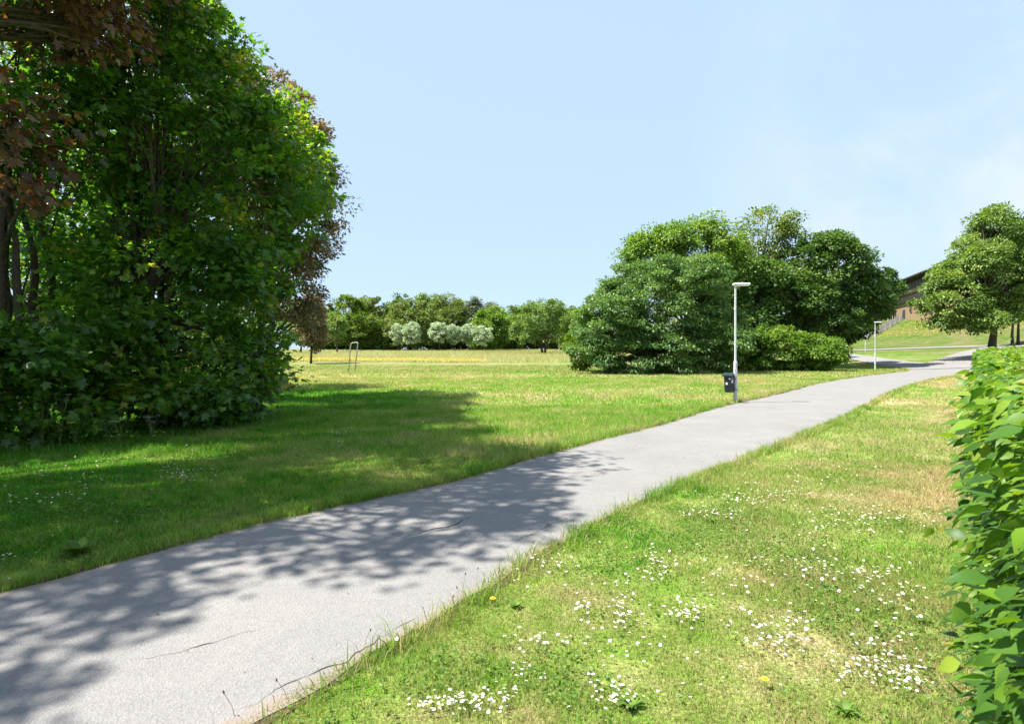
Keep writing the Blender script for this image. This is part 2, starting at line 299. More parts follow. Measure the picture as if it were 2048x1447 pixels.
def tree(name, base, lobes, mat, label, cat='tree', group=None, ncl=150, per=120, rc=.8, size=.2, leaf='quad', trunk=.2, seed=1, stems=1, bark='bark',
         shell=.55, limbs=40, flat=.6, spread=.8, fork=None, upw=.8, bumps=4, lean=0., tr=(0, 1)):
    rng = np.random.default_rng(seed); root = empty(name, base, label=label, cat=cat, group=group); B = np.array(base, float); more = []
    for l in lobes:
        for _ in range(bumps):
            u = rdir(rng, 1)[0]; u[2] = abs(u[2])*.9-.1; q = .26+.16*rng.random(); more.append((l[0]+u[0]*l[3]*.86, l[1]+u[1]*l[4]*.86, l[2]+u[2]*l[5]*.86, l[3]*q, l[4]*q, l[5]*q*.85))
    lobc = np.mean([l[:3] for l in lobes], 0); lobes = list(lobes)+more
    P, D = crown_points(rng, lobes, ncl, rc, shell); n = len(P)
    # leaves
    ci = np.repeat(np.arange(n), per); m = len(ci); d = rdir(rng, m); rr = rc*(.5+.95*rng.random(n))
    rad = rng.random(m)**.45; off = d*rad[:, None]*rr[ci][:, None]; off[:, 2] *= flat
    tilt = D[ci]; off[:, 2] -= .22*rr[ci]*np.sum((off/rr[ci][:, None])[:, :2]*tilt[:, :2], 1)
    pos = P[ci]+off; keep = pos[:, 2] > hz(pos[:, 0], pos[:, 1])+.03; pos = pos[keep]; d = d[keep]; tilt = tilt[keep]; ci = ci[keep]; m = len(pos)
    nor = nrm(upw*np.array([0, 0, 1.])+.45*d+.25*tilt+.42*rng.normal(size=(m, 3)))
    ax = nrm(tilt*.6+d*.7+rng.normal(size=(m, 3))*.45+np.array([0, 0, -.35]))
    sz = size*(.6+.7*rng.random(m)); t = np.clip(.42+.20*rng.normal(size=n)[ci]*.8+.17*rng.normal(size=m)+.10*tilt[:, 2], 0, .97)
    t[rng.random(m) < .006] = 1; t = tr[0]+t*(tr[1]-tr[0])
    v, f, k = leaves(leaf, pos-B, nor, ax, sz)
    cr = mesh('crown', v, f, mat, root, {'t': np.repeat(t, k)})
    # trunk and limbs
    mb = MB(); top = max(l[2]+l[5]*.3 for l in lobes)
    st = []
    for s in range(stems):
        a = rng.random()*6.28+s*6.28/stems; sp = 0 if stems == 1 else spread
        e = np.array([lobc[0]-B[0]+cos(a)*sp, lobc[1]-B[1]+sin(a)*sp, (top-B[2])*(.85 if stems == 1 else .7+.2*rng.random())])
        b = np.array([cos(a), sin(a), 0])*(0 if stems == 1 else trunk*1.6); b[2] = -.15
        pts = []; K = 9
        for i in range(K):
            q = i/(K-1); w = q**1.25
            p = b*(1-w)+e*w+np.array([*(rng.normal(size=2)*.10*trunk*4*sin(pi*q)), 0]); p[2] = b[2]+(e[2]-b[2])*q; pts.append(p)
        r0 = trunk*(1 if stems == 1 else .62); rad = [r0*(1.35 if i == 0 else 1.05 if i == 1 else 1-.85*i/(K-1)) for i in range(K)]
        mb.tube(pts, rad, 10); st.append((pts, rad))
    sel = rng.permutation(n)[:limbs]
    for i in sel:
        pts, rad = st[rng.integers(len(st))]; p = P[i]-B
        j = int(np.clip(np.searchsorted([q[2] for q in pts], p[2]*(.35+.3*rng.random())), 2, len(pts)-2)); s = pts[j]
        mid = (s+p)/2+np.array([0, 0, .10*np.linalg.norm(p-s)])+rng.normal(size=3)*.08
        r = min(rad[j]*.6, .012*np.linalg.norm(p-s)+trunk*.12)
        mb.tube([s, s*.6+mid*.4+rng.normal(size=3)*.04, mid, mid*.4+p*.6+rng.normal(size=3)*.08, p], [r, r*.85, r*.6, r*.38, r*.12], 5, False)
        for _ in range(2):
            q = p+rng.normal(size=3)*rc*.5; mb.tube([mid*.5+p*.5, (mid+p*2+q)/4+rng.normal(size=3)*.05, q], [r*.4, r*.3, r*.1], 4, False)
    mb.build('trunk', M[bark], root, smooth=True)
    return root
# ------------------------------------------------------------------ ground sheet
def graded(a, b, fine0, fine1, step, grow=1.16):
    xs = list(np.arange(fine0, fine1+.01, step)); s = step
    while xs[-1] < b: s *= grow; xs.append(xs[-1]+s)
    s = step
    while xs[0] > a: s *= grow; xs.insert(0, xs[0]-s)
    return np.array(xs)
gx = graded(-1500, 1500, -30, 130, 1.0); gy = graded(-120, 2500, -5, 170, 1.0)
GX, GY = np.meshgrid(gx, gy); nx, ny = len(gx), len(gy)
GV = np.stack([GX.ravel(), GY.ravel(), hz(GX, GY).ravel()], 1)
ii = (np.arange(ny-1)[:, None]*nx+np.arange(nx-1)[None]).ravel(); GFc = np.stack([ii, ii+1, ii+1+nx, ii+nx], 1)
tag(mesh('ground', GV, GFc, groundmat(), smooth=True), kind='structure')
# ------------------------------------------------------------------ paths
ASP = asphaltmat()
LE = [(-9.2, -3.0), (-5.55, 1.45), (-3.47, 3.86), (-2.12, 5.69), (-.77, 7.09), (.35, 8.73), (2.94, 12.1), (6.1, 16.6), (9.6, 20.9), (14.5, 27.3), (20, 33.5), (27, 40.5), (31.5, 45.2), (33.6, 48.5)]
RE = [(-7.0, -5.2), (-3.5, -.75), (-1.16, 2.51), (-.47, 3.45), (.32, 4.75), (1.46, 6.26), (4.3, 9.5), (7.9, 13.6), (11.6, 18.2), (16.8, 24.4), (22.3, 30.4), (29.5, 37.4), (34.4, 42.3), (37.6, 45.9)]
def resample(P, n):
    P = np.array(P, float)
    s = np.r_[0, np.cumsum(np.linalg.norm(np.diff(P, axis=0), axis=1))]; u = np.linspace(0, s[-1], n)
    # smooth (Catmull-like) through cubic hermite
    m = np.gradient(P, s, axis=0); o = []
    for q in u:
        i = min(max(np.searchsorted(s, q)-1, 0), len(s)-2); h = s[i+1]-s[i]; t = (q-s[i])/h
        o.append((2*t**3-3*t**2+1)*P[i]+(t**3-2*t**2+t)*h*m[i]+(-2*t**3+3*t**2)*P[i+1]+(t**3-t**2)*h*m[i+1])
    return np.array(o)
def ribbon(name, A, B, mat, up, nc=9, wob=.0, seed=0, parent=None, n=None, edge=True):
    n = n or len(A); ws = np.linspace(0, 1, nc); V = []; E = []
    for j, w in enumerate(ws):
        p = A*(1-w)+B*w
        if wob and j in (0, nc-1):
            q = nrm(A-B)*(1 if j == 0 else -1); p = p+q*((fbm(p[:, 0], p[:, 1], 2.2, seed+j)-.5)*wob*2)[:, None]
        V.append(np.c_[p, hz(p[:, 0], p[:, 1])+up+.02*ss(24, 34, p[:, 1])]); E.append(np.full(n, abs(2*w-1)**6))
    V = np.stack(V, 1).reshape(-1, 3); E = np.stack(E, 1).ravel()
    i = (np.arange(n-1)[:, None]*nc+np.arange(nc-1)[None]).ravel(); f = np.stack([i, i+1, i+1+nc, i+nc], 1)
    return mesh(name, V, f, mat, parent, {'edge': E}, smooth=True)
lA = resample(LE, 420); rA = resample(RE, 420)
tag(ribbon('path', lA, rA, ASP, .011, 13, .09), kind='structure')
eL = nrm(lA-rA); sl = ribbon('path_edge_soil', lA+eL*.10, lA-eL*.06, M['soil'], .007, 3, .05, 9); tag(sl, kind='structure')
sl = ribbon('path_edge_soil', rA+eL*.05, rA-eL*.07, M['soil'], .006, 3, .06, 13); tag(sl, kind='structure')
def band(name, pts, w, up=.035, n=120):
    p = resample(pts, n); d = np.gradient(p, axis=0); q = nrm(np.c_[-d[:, 1], d[:, 0]]); w = np.interp(np.linspace(0, 1, n), np.linspace(0, 1, len(w)), w)[:, None]/2
    return p, q, w, tag(ribbon(name, p+q*w, p-q*w, ASP, up, 7, .06, 5), kind='structure')
PATHS = [band('branch_path', [(35.6, 46.6), (39, 51), (44.5, 56.5), (52, 63.8), (61, 71)], [4.0, 3.4, 3.2, 3.2, 3.2], .030),
         band('side_path', [(35.0, 46.2), (36.4, 51.0), (38.4, 57.5), (41, 65), (45.2, 76), (51, 90)], [3.9, 3.6, 3.0, 2.8, 2.8, 3.2], .038),
         band('road', [(61.8, 40), (62, 60), (61.5, 75), (60, 88), (56.5, 100), (48, 112), (30, 122)], [4.2, 4.2, 4.2, 4.2, 4.4, 4.4, 4.4], .046)]
# cracks in the asphalt
def crackline(pts, w, parent):
    p = resample(pts, 60); d = np.gradient(p, axis=0); q = nrm(np.c_[-d[:, 1], d[:, 0]])
    p = p+q*((fbm(p[:, 0], p[:, 1], 9, 3)-.5)*.10)[:, None]; ww = w*(.3+1.2*vn(p[:, 0], p[:, 1], 14, 8))[:, None]*np.sin(np.linspace(.12, pi-.1, 60))[:, None]
    V = np.r_[np.c_[p+q*ww, np.full(60, .0142)], np.c_[p-q*ww, np.full(60, .0142)]]; i = np.arange(59); f = np.stack([i, i+60, i+61, i+1], 1)
    return mesh('crack', V, f, M['crack'], parent)
pathob = bpy.data.objects['path']
for pts, w in (([PX(800, 1078), PX(860, 1062), PX(905, 1052), PX(940, 1035)], .009), ([PX(480, 1425), PX(560, 1375), PX(700, 1320), PX(790, 1262), PX(850, 1228)], .0035),
               ([PX(255, 1330), PX(420, 1290), PX(520, 1262)], .003), ([PX(1000, 1100), PX(1080, 1062), PX(1150, 1030)], .003)):
    crackline(pts, w, pathob)
# ------------------------------------------------------------------ where the paths run (used to keep turf off them)
def onpath(x, y, pad=0.):
    x = np.asarray(x); y = np.asarray(y); c = (lA+rA)/2; hw = np.linalg.norm(lA-rA, axis=1)/2; cc = c[::4]; h = hw[::4]
    res = np.zeros(len(x), bool); sub = np.where((x > -12) & (x < 66) & (y > -8) & (y < 125))[0]
    for s in range(0, len(sub), 60000):
        k = sub[s:s+60000]; dx = x[k, None]-cc[None, :, 0]; dy = y[k, None]-cc[None, :, 1]; D2 = dx*dx+dy*dy; j = D2.argmin(1)
        tg = nrm(np.gradient(cc, axis=0))[j]; per = np.abs(dx[np.arange(len(k)), j]*tg[:, 1]-dy[np.arange(len(k)), j]*tg[:, 0])
        al = np.abs(dx[np.arange(len(k)), j]*tg[:, 0]+dy[np.arange(len(k)), j]*tg[:, 1])
        # true perpendicular half width
        wv = (rA-lA)[::4][j]; hwp = np.abs(wv[:, 0]*tg[:, 1]-wv[:, 1]*tg[:, 0])/2
        res[k] = (per < hwp+pad) & (al < 1.2)
        for p, q, w, _ in PATHS:
            pp = p[::2]; dd = (x[k, None]-pp[None, :, 0])**2+(y[k, None]-pp[None, :, 1])**2; jj = dd.argmin(1)
            res[k] |= dd[np.arange(len(k)), jj] < (w[::2, 0][jj]+pad)**2
    return res
# ------------------------------------------------------------------ grass
def blades(name, x, y, h, w, t, seg=2, bend=.45, mat=GRASS, kindlab=None):
    rng = R; n = len(x); z = hz(x, y); a = rng.random(n)*2*pi; ca, sa = np.cos(a), np.sin(a)
    b = a+rng.normal(size=n)*1.2+pi/2; be = h*bend*(.3+rng.random(n)); bx, by = np.cos(b)*be, np.sin(b)*be
    if seg == 2:
        V = np.empty((n, 5, 3), np.float32)
        V[:, 0] = np.c_[x-ca*w, y-sa*w, z-.01]; V[:, 1] = np.c_[x+ca*w, y+sa*w, z-.01]
        V[:, 2] = np.c_[x-ca*w*.8+bx*.35, y-sa*w*.8+by*.35, z+h*.58]; V[:, 3] = np.c_[x+ca*w*.8+bx*.35, y+sa*w*.8+by*.35, z+h*.58]
        V[:, 4] = np.c_[x+bx, y+by, z+h*(1-.25*rng.random(n))]
        lf = np.array([(0, 1, 3), (0, 3, 2), (2, 3, 4)]); k = 5
    else:
        V = np.empty((n, 3, 3), np.float32)
        V[:, 0] = np.c_[x-ca*w, y-sa*w, z-.01]; V[:, 1] = np.c_[x+ca*w, y+sa*w, z-.01]; V[:, 2] = np.c_[x+bx, y+by, z+h]; lf = np.array([(0, 1, 2)]); k = 3
    f = (lf[None]+(np.arange(n)*k)[:, None, None]).reshape(-1, 3)
    o = mesh(name, V.reshape(-1, 3), f, mat, attrs={'t': np.repeat(t, k)})
    return tag(o, kindlab[0], kindlab[1], kind='stuff')
def sample(y0, y1, dens, pad=.02, xr=None):
    area = .95*(y1*y1-y0*y0)+1.2*(y1-y0); n = int(area*dens); y = np.sqrt(y0*y0+R.random(n)*(y1*y1-y0*y0)); x = (R.random(n)*2-1)*(.93*y+.4)
    k = ~onpath(x, y, pad); return x[k], y[k]
def side_of(x, y): return .785*x-.62*y     # >0.6 or so: right of the path
def turf(y0, y1, dens, hbase, wid, name, seg):
    x, y = sample(y0, y1, dens, -.03); n = len(x); right = side_of(x, y) > -3.7
    p = fbm(x, y, .9, 21); q = fbm(x, y, 3.5, 5); h = hbase*(.45+.9*p)*(.55+.9*q)*(.6+.8*R.random(n))
    dryp = ss(.50, .66, fbm(x, y, .8, 140)) ; h = np.where(right, h*.92*(1-.5*dryp), h*1.1)
    e = onpath(x, y, .22); h = np.where(e, h*1.45, h)
    bare = (q < .36) & right & (R.random(n) < .5); x, y, h, q = x[~bare], y[~bare], h[~bare], q[~bare]; n = len(x)
    t = np.clip(.45+.22*R.normal(size=n)+.3*(q-.5), 0, .92); t[R.random(n) < np.where(side_of(x, y) > -3.7, .20, .05)] = 1
    return blades(name, x, y, h, wid*(.6+.8*R.random(n)), t, seg, .75, kindlab=('short mixed green and straw coloured lawn grass beside the path', 'grass'))
turf(1.2, 4.2, 13000, .050, .0014, 'grass', 2)
turf(4.2, 8.5, 5200, .060, .0023, 'grass', 2)
turf(8.5, 17, 1150, .085, .0048, 'grass', 1)
turf(17, 34, 260, .085, .011, 'grass', 1)
turf(34, 58, 60, .09, .024, 'grass', 1)
# taller fringe hanging over the path's edges
def fringe(E, n, out_, hb, s0=0, s1=420, wid=.0022, name='grass_fringe'):
    i = (s0+(s1-s0-1)*R.random(n)**1.0).astype(int); fr = R.random(n)[:, None]; p = E[i]*(1-fr)+E[np.minimum(i+1, 419)]*fr
    o = out_[i]*(R.random(n)*.20-.085*fbm(E[i][:, 0], E[i][:, 1], 1.6, 55)*2.2*R.random(n))[:, None]; p = p+o; dens = fbm(p[:, 0], p[:, 1], 2.8, 77); k = R.random(n) < ss(.3, .62, dens)+.18; p = p[k]; n = len(p)
    h = hb*(.4+1.1*R.random(n)**2+.5*dens[k]); sc = np.maximum(1, p[:, 1]/7)
    t = np.clip(.5+.22*R.normal(size=n), 0, .92); t[R.random(n) < .12] = 1
    return blades(name, p[:, 0], p[:, 1], h, wid*sc*(.6+.8*R.random(n)), t, 2, .8, kindlab=('ragged grass fringe growing over the asphalt edge', 'grass'))
fringe(rA, 16000, -eL, .10, 60, 230); fringe(lA, 20000, eL, .12, 70, 230); fringe(rA, 7000, -eL, .11, 230, 419, .003); fringe(lA, 8000, eL, .11, 230, 419, .003)
# long grass meadow
n = 150000; y = 61+R.random(n)**1.15*105; x = -75+R.random(n)*120; k = (x < .2*y+2) & (y > 60+9*fbm(x, y*0, .06, 3)+2*fbm(x, y*0, .4, 8)); x, y = x[k], y[k]; n = len(x)
MEAD = leafmat('meadow_grass', [(0, (.20, .30, .04)), (.35, (.32, .37, .085)), (.6, (.48, .46, .20)), (1, (.64, .56, .38))], .4, .7, (1.1, 1.1, .7), .15)
g = fbm(x, y, .045, 12); g2 = fbm(x, y, .4, 2); h = (.32+.35*g2)*(.5+.9*g)
blades('meadow_grass', x, y, h, .022*(.6+.8*R.random(n))*(y/75), np.clip(.12+.65*g+.25*g2+.16*R.normal(size=n), 0, 1), 1, .35, MEAD, ('tall pale seeding grass of the unmown meadow', 'long grass'))
def specks(name, x, y, z, s, mat, label, cat):
    n = len(x); a = R.random(n)*6.28; V = np.empty((n, 5, 3))
    for i in range(5):
        V[:, i] = np.c_[x+np.cos(a+i*1.257)*s, y+np.sin(a+i*1.257)*s, z+s*.35*np.sin(i*2.5+a)]
    f = (np.array([(0, 1, 2), (0, 2, 3), (0, 3, 4)])[None]+(np.arange(n)*5)[:, None, None]).reshape(-1, 3)
    return tag(mesh(name, V.reshape(-1, 3), f, mat), label, cat, kind='stuff')
n = 9000; x = -36+R.random(n)*60; q_ = R.random(n)**1.6*7; y = 60+9*fbm(x, x*0, .06, 3)+2*fbm(x, x*0, .4, 8)-.6+q_; k = fbm(x, y*.4, .13, 44) > .42+.028*q_+.006*np.maximum(x+6, 0); x, y = x[k], y[k]
specks('buttercups', x, y, hz(x, y)+.22+R.random(len(x))*.22, .035+.03*R.random(len(x)), M['yellow'], 'yellow buttercups along the front of the long grass', 'wildflowers')
n = 9000; x = 66+R.random(n)*34; y = 75+R.random(n)*65; k = (fbm(x, y, .06, 91) > .52) & (hz(x, y) > 4.2); x, y = x[k], y[k]
specks('yellow_wildflowers', x, y, hz(x, y)+.12+R.random(len(x))*.1, .05+.05*R.random(len(x)), M['yellow'], 'yellow wildflowers spread across the grassy bank below the building', 'wildflowers')
#TREES
# ------------------------------------------------------------------ left thicket
LT = 'trees of the thicket beside the path'
tree('maple_tree', (-8.4, 13.6, 0), [(-9.2, 13.8, 8.3, 2.4, 3.0, 3.3), (-7.5, 14.0, 7.5, 2.0, 2.8, 2.2), (-6.9, 16.6, 7.2, 1.6, 1.8, 1.8), (-6.75, 14.2, 5.2, 2.1, 2.5, 2.6), (-7.6, 11.2, 10.4, 1.7, 1.8, 1.3), (-8.3, 12.6, 6.6, 1.5, 1.2, 2.2), (-8.6, 12.2, 9.4, 1.5, 1.2, 1.5), (-7.1, 11.5, .8, 1.5, 1.0, .8), (-6.4, 12.8, .8, 1.3, 1.2, .8), (-7.6, 13.0, 3.0, 2.3, 2.4, 2.4), (-6.9, 13.2, 1.5, 1.5, 1.9, 1.3), (-8.2, 11.6, 1.6, 2.0, 1.5, 1.4)],
     G['maple'], 'big green maple with foliage down to the grass, front of the dark thicket', group=LT, ncl=600, per=84, rc=.58, size=.14, leaf='maple', trunk=.17, seed=11, stems=3, limbs=110, spread=1.4)
tree('maple_tree', (-11.2, 12.2, 0), [(-10.0, 10.9, 7.2, 2.6, 2.0, 2.4), (-9.4, 9.6, 1.2, 1.9, 1.2, 1.2), (-12.0, 9.2, 7.0, 2.1, 1.8, 1.6), (-9.5, 9.3, .7, 1.3, .8, .7), (-8.4, 10.2, .6, 1.5, .8, .7), (-10.0, 9.4, .6, 1.6, .8, .7)],  # outermost high lobe added out of view to shade the low foliage
     G['maple'], 'green maple at the edge of the picture, under the copper leaves', group=LT, ncl=260, per=80, rc=.56, size=.15, leaf='maple', trunk=.16, seed=12, stems=3, limbs=60, spread=1.2)
tree('copper_maple_tree', (-10.8, 6.2, 0), [(-7.0, 7.2, 9.4, 2.7, 2.7, 2.8), (-5.9, 5.4, 9.6, 1.3, 1.3, 1.0), (-6.9, 4.6, 9.8, 1.7, 1.5, 1.2), (-9.4, 2.0, 9.2, 2.3, 2.8, 2.2), (-5.9, 6.5, 3.9, .75, .75, .95), (-7.5, 9.0, 7.7, 2.1, 1.2, 1.4)],
     G['copper'], 'copper brown leaved maple reaching in over the top left corner', group=LT, ncl=400, per=66, rc=.56, size=.115, leaf='maple', trunk=.24, seed=13, limbs=120)
tree('seeding_tree', (-8.6, 20, 0), [(-8.3, 19.6, 8.2, 2.3, 2.4, 3.0), (-7.1, 19.0, 6.2, 1.35, 1.7, 2.6), (-7.3, 18.4, 3.9, 1.3, 1.4, 2.0)],
     G['tan'], 'tree hung with tan seed clusters behind the right side of the green maple', group=LT, ncl=290, per=110, rc=.46, size=.12, leaf='oval', trunk=.16, seed=14, stems=2, limbs=70)
tree('seeding_tree', (-11.5, 18.5, 0), [(-10.4, 18.0, 9.6, 2.4, 2.0, 2.4)],
     G['tan'], 'tree with tan seeds showing through the crown of the green maple', group=LT, ncl=130, per=90, rc=.6, size=.14, leaf='oval', trunk=.15, seed=15, limbs=40)
for k, (x, y, zc, r, rz, s) in enumerate([(-13.5, 18.5, 6.5, 2.6, 3.2, 16), (-17, 24, 5.5, 3.4, 3.6, 17), (-12.4, 24, 6, 3.0, 4.0, 18), (-18.5, 17.5, 6.5, 3, 3.4, 19)]):
    tree('maple_tree', (x, y, 0), [(x, y, zc, r, r, rz)], G['maple'],
         ['slim dark stemmed maple inside the thicket behind the front maple', 'maple at the back of the thicket, bright green between the stems', 'maple at the back of the thicket behind the seeding tree', 'maple deep in the thicket at the edge of the picture'][k],
         group=LT, ncl=100, per=80, rc=.75, size=.19, leaf='lobed', trunk=.13, seed=s, stems=2, limbs=30, shell=.4)
tree('elder_shrub', (-14.5, 26, 0), [(-15, 26.5, 1.8, 3.6, 2, 1.9), (-20, 25, 2, 3, 2, 2)], G['lime'], 'sunlit light green shrub seen between the thicket stems', 'shrub', ncl=120, per=90, rc=.6, size=.16, leaf='quad', trunk=.06, seed=21, stems=4, limbs=30)
# slender stems of the thicket's saplings
SAP = [(60, 11.5), (95, 12.5), (150, 13), (188, 12.2), (235, 14), (262, 15)]
for k, (px, Y) in enumerate(SAP):
    X = (px-1024)/F*Y; rng = np.random.default_rng(60+k); r = empty('maple_sapling', (X, Y, 0), label='tall thin dark maple stem standing inside the thicket', cat='sapling', group='thin dark stems inside the thicket')
    lean = rng.normal(size=2)*.5; mb = MB(); H = 6.5; K = 10
    pts = [(lean[0]*(i/K)+.05*rng.normal(), lean[1]*(i/K)+.05*rng.normal(), H*i/K-.05) for i in range(K+1)]
    mb.tube(pts, [.085*(1-.6*i/K)*(1+.3*rng.random()) for i in range(K+1)], 8)
    for _ in range(7):
        i = rng.integers(3, K); p = Vector(pts[i]); q = p+Vector((rng.normal()*.8, rng.normal()*.8, .5+rng.random())); mb.tube([p, (p+q)/2+Vector((0, 0, .1)), q], [.025, .018, .006], 5, False)
    mb.build('trunk', M['bark'], r, smooth=True)
    n = 500; rr = rng.normal(size=(n, 3))*[.75, .75, .8]+[lean[0], lean[1], 5.4]
    v, f, kk = leaves('lobed', rr, rng.normal(size=(n, 3))*.4+[0, 0, 1], rng.normal(size=(n, 3)), .17*(.6+.6*rng.random(n))); mesh('crown', v, f, G['maple'], r, {'t': np.repeat(rng.random(n)*.8, kk)})
# ------------------------------------------------------------------ middle group
MG = 'trees of the clump beyond the lawn'
tree('hornbeam_tree', (11.2, 42.5, 0), [(11.4, 42.5, 4.9, 5.3, 4.6, 4.3), (7.4, 41.2, 3.2, 3.0, 3.2, 3.1), (9.4, 40.0, 1.4, 5.0, 2.4, 1.5), (14.6, 42, 2.6, 3.0, 3.4, 2.8), (7.6, 42.5, 5.4, 2.3, 2, 1.5)],
     G['hornbeam'], 'dense dark green layered tree foliage sweeping down to the lawn, front of the clump', group=MG, ncl=560, per=170, rc=.74, size=.21, leaf='oval', trunk=.22, seed=31, stems=4, limbs=60, flat=.30, spread=2)
tree('ash_tree', (15.4, 50, 0), [(15.0, 50, 9.7, 4.9, 4.2, 4.0), (12.6, 49, 9.0, 3.4, 3, 3.2), (18.2, 50, 9.0, 2.9, 3, 3.4)],
     G['ash'], 'tall yellowish green tree rising behind the dark front tree', group=MG, ncl=330, per=150, rc=.88, size=.22, trunk=.3, seed=32, limbs=50)
tree('loose_crowned_tree', (24.0, 55, 0), [(24.4, 55, 11.9, 3.5, 3.3, 4.1), (22.6, 55, 8.4, 3.4, 3.2, 3.4), (26.4, 55, 9.6, 2.4, 2.5, 2.6)],
     G['seedy'], 'tallest tree of the clump, loose crown with sky showing through', group=MG, ncl=210, per=62, rc=.9, size=.27, trunk=.24, seed=33, limbs=80)
tree('maple_tree', (28.4, 52.6, 0), [(28.9, 52.6, 7.9, 5.2, 4.0, 4.7), (25.6, 51.8, 5.8, 3.4, 3.0, 3.4), (31.4, 52.8, 6.4, 3.8, 3.4, 2.8), (28.0, 51.6, 4.4, 4.0, 2.8, 2.2)],
     G['dark'], 'round dark maple closing the clump next to the path', group=MG, ncl=400, per=130, rc=.82, size=.24, leaf='lobed', trunk=.28, seed=34, limbs=70)
tree('maple_tree', (20.4, 51, 0), [(20.4, 50.5, 6.2, 4.3, 3.4, 4.2), (18.0, 47.8, 2.8, 3.6, 3, 3.0)],
     G['dark'], 'dark maple filling the clump behind the lamp post', group=MG, ncl=260, per=130, rc=.82, size=.24, leaf='lobed', trunk=.24, seed=35, limbs=30)
tree('spreading_shrub', (22.3, 45.4, 0), [(21.6, 45.4, 1.7, 2.7, 1.8, 2.0), (24.6, 45.6, 1.4, 2.4, 1.7, 1.6), (19.4, 45.2, 1.7, 1.7, 1.6, 1.9)],
     G['fresh'], 'low feathery light green shrub under the dark maple', 'shrub', ncl=230, per=100, rc=.55, size=.20, trunk=.06, seed=36, stems=5, limbs=30, spread=1.5, flat=.4)
tree('lime_shrub', (5.3, 44.6, 0), [(5.6, 44.6, 1.8, 1.7, 1.6, 1.9), (5.9, 44.8, 3.9, 1.3, 1.5, 1.2)],
     G['lime'], 'bright lime green bush at the meadow end of the clump', 'shrub', ncl=120, per=90, rc=.5, size=.19, trunk=.05, seed=37, stems=5, limbs=25, spread=.8)
for k, (x, y, r, rz) in enumerate([(40, 73, 3.2, 1.9), (35, 66, 3.6, 2.6)]):
    z = float(hz(x, y)); tree('background_shrub', (x, y, z), [(x, y, z+rz*.8, r, 2.4, rz)], G['olive'], ['low dark shrub beside the branching path behind the maple', 'dark shrub behind the trunk of the round maple'][k], 'shrub', ncl=70, per=80, rc=.8, size=.3, trunk=.06, seed=38+k, stems=3, limbs=10)
# ------------------------------------------------------------------ right group
tree('maple_tree', (33, 58, 0), [(32.6, 58, 6.0, 3.2, 3, 3.6), (34.4, 58, 4.6, 2.2, 2.4, 2.2)], G['dark'], 'half hidden maple added behind the round dark maple to shade the side path', group=MG, ncl=150, per=110, rc=.85, size=.26, leaf='lobed', trunk=.2, seed=49, limbs=20)  # tree added behind the clump to throw shade on the side path
z = float(hz(46.2, 54.6))
tree('field_maple_tree', (46.2, 54.6, z), [(46.02, 54.87, 9.39, 4.07, 3.98, 3.89), (46.55, 54.87, 12.93, 2.57, 2.66, 2.66), (42.48, 54.43, 6.56, 3.19, 3.01, 2.83), (40.89, 53.98, 5.68, 2.04, 2.12, 1.95), (48.23, 54.87, 6.74, 3.01, 3.01, 2.57), (43.81, 53.54, 4.61, 3.19, 2.48, 1.33)],
     G['field'], 'broad field maple with a short forked trunk above the end of the hedge', group='trees on the bank above the hedge', ncl=460, per=130, rc=.74, size=.23, trunk=.33, seed=41, limbs=90)
z = float(hz(63, 71))
tree('field_maple_tree', (63, 71, z), [(62.8, 71, 12.5, 4.6, 4, 5.4), (60.2, 71, 9.0, 3.0, 3, 3.2), (66.5, 71, 10.5, 4, 4, 4.4)],
     G['hornbeam'], 'bluish green tree at the picture edge behind the field maple', group='trees on the bank above the hedge', ncl=300, per=95, rc=1.05, size=.33, trunk=.24, seed=42, limbs=60, stems=2)
# ------------------------------------------------------------------ far meadow trees
FG = 'trees along the far side of the meadow'
FAR = [ # px, Y, top py, half width px, material, label
 (640, 168, 606, 34, 'lime', 'far bright green tree partly behind the brown foliage'),
 (693, 150, 584, 36, 'lime', 'far bright yellow green tree, left of the pale hoop'),
 (725, 172, 590, 26, 'field', 'far mid green tree right of the bright green one'),
 (757, 160, 592, 34, 'olive', 'far dark tree with stems showing at its foot above the hoop'),
 (800, 176, 583, 26, 'dark', 'far dark conifer shaped crown above the first white trees'),
 (820, 150, 594, 42, 'olive', 'far broad olive tree behind the first white trees'),
 (858, 170, 582, 32, 'field', 'far tallest mid green crown in the tree line'),
 (890, 158, 586, 38, 'olive', 'far broad dark tree above the row of white trees'),
 (918, 176, 600, 22, 'ash', 'far yellow green crown beside the grey leaved tree'),
 (945, 170, 594, 22, 'grey', 'far silvery grey leaved tree rising behind the white trees'),
 (985, 178, 602, 30, 'grey', 'far grey green crown low in the tree line'),
 (985, 150, 614, 32, 'ash', 'far yellow green tree right of the white trees'),
 (1020, 165, 606, 34, 'field', 'far mid green tree just left of the many stemmed tree'),
 (1062, 176, 602, 34, 'olive', 'far olive tree behind the many stemmed tree'),
 (1110, 165, 606, 36, 'field', 'far mid green tree right of the many stemmed tree'),
 (1150, 150, 612, 30, 'ash', 'far yellow green tree next to the lime bush'),
]
for k, (px, Y, tp, hw, mt, lab) in enumerate(FAR):
    X, Y, z = at(px, Y); sc = Y/F; H = EYE+(700-tp+3)*sc-z; r = hw*sc*1.22; rng = np.random.default_rng(200+k)
    lb = [(X, Y, z+H*.60, r*.85, r*.8, H*.40), (X+r*.35*rng.normal(), Y-r*.4, z+H*.35, r, r*.8, H*.33), (X-r*.4, Y, z+H*.42, r*.7, r*.7, H*.36), (X+r*.4, Y-.5, z+H*.48, r*.65, r*.7, H*.38)]
    tree('deciduous_tree', (X, Y, z), lb, G[mt], lab, group=FG, ncl=190, per=90, rc=1.25, size=.50, trunk=.28, seed=200+k, limbs=14, shell=.35)
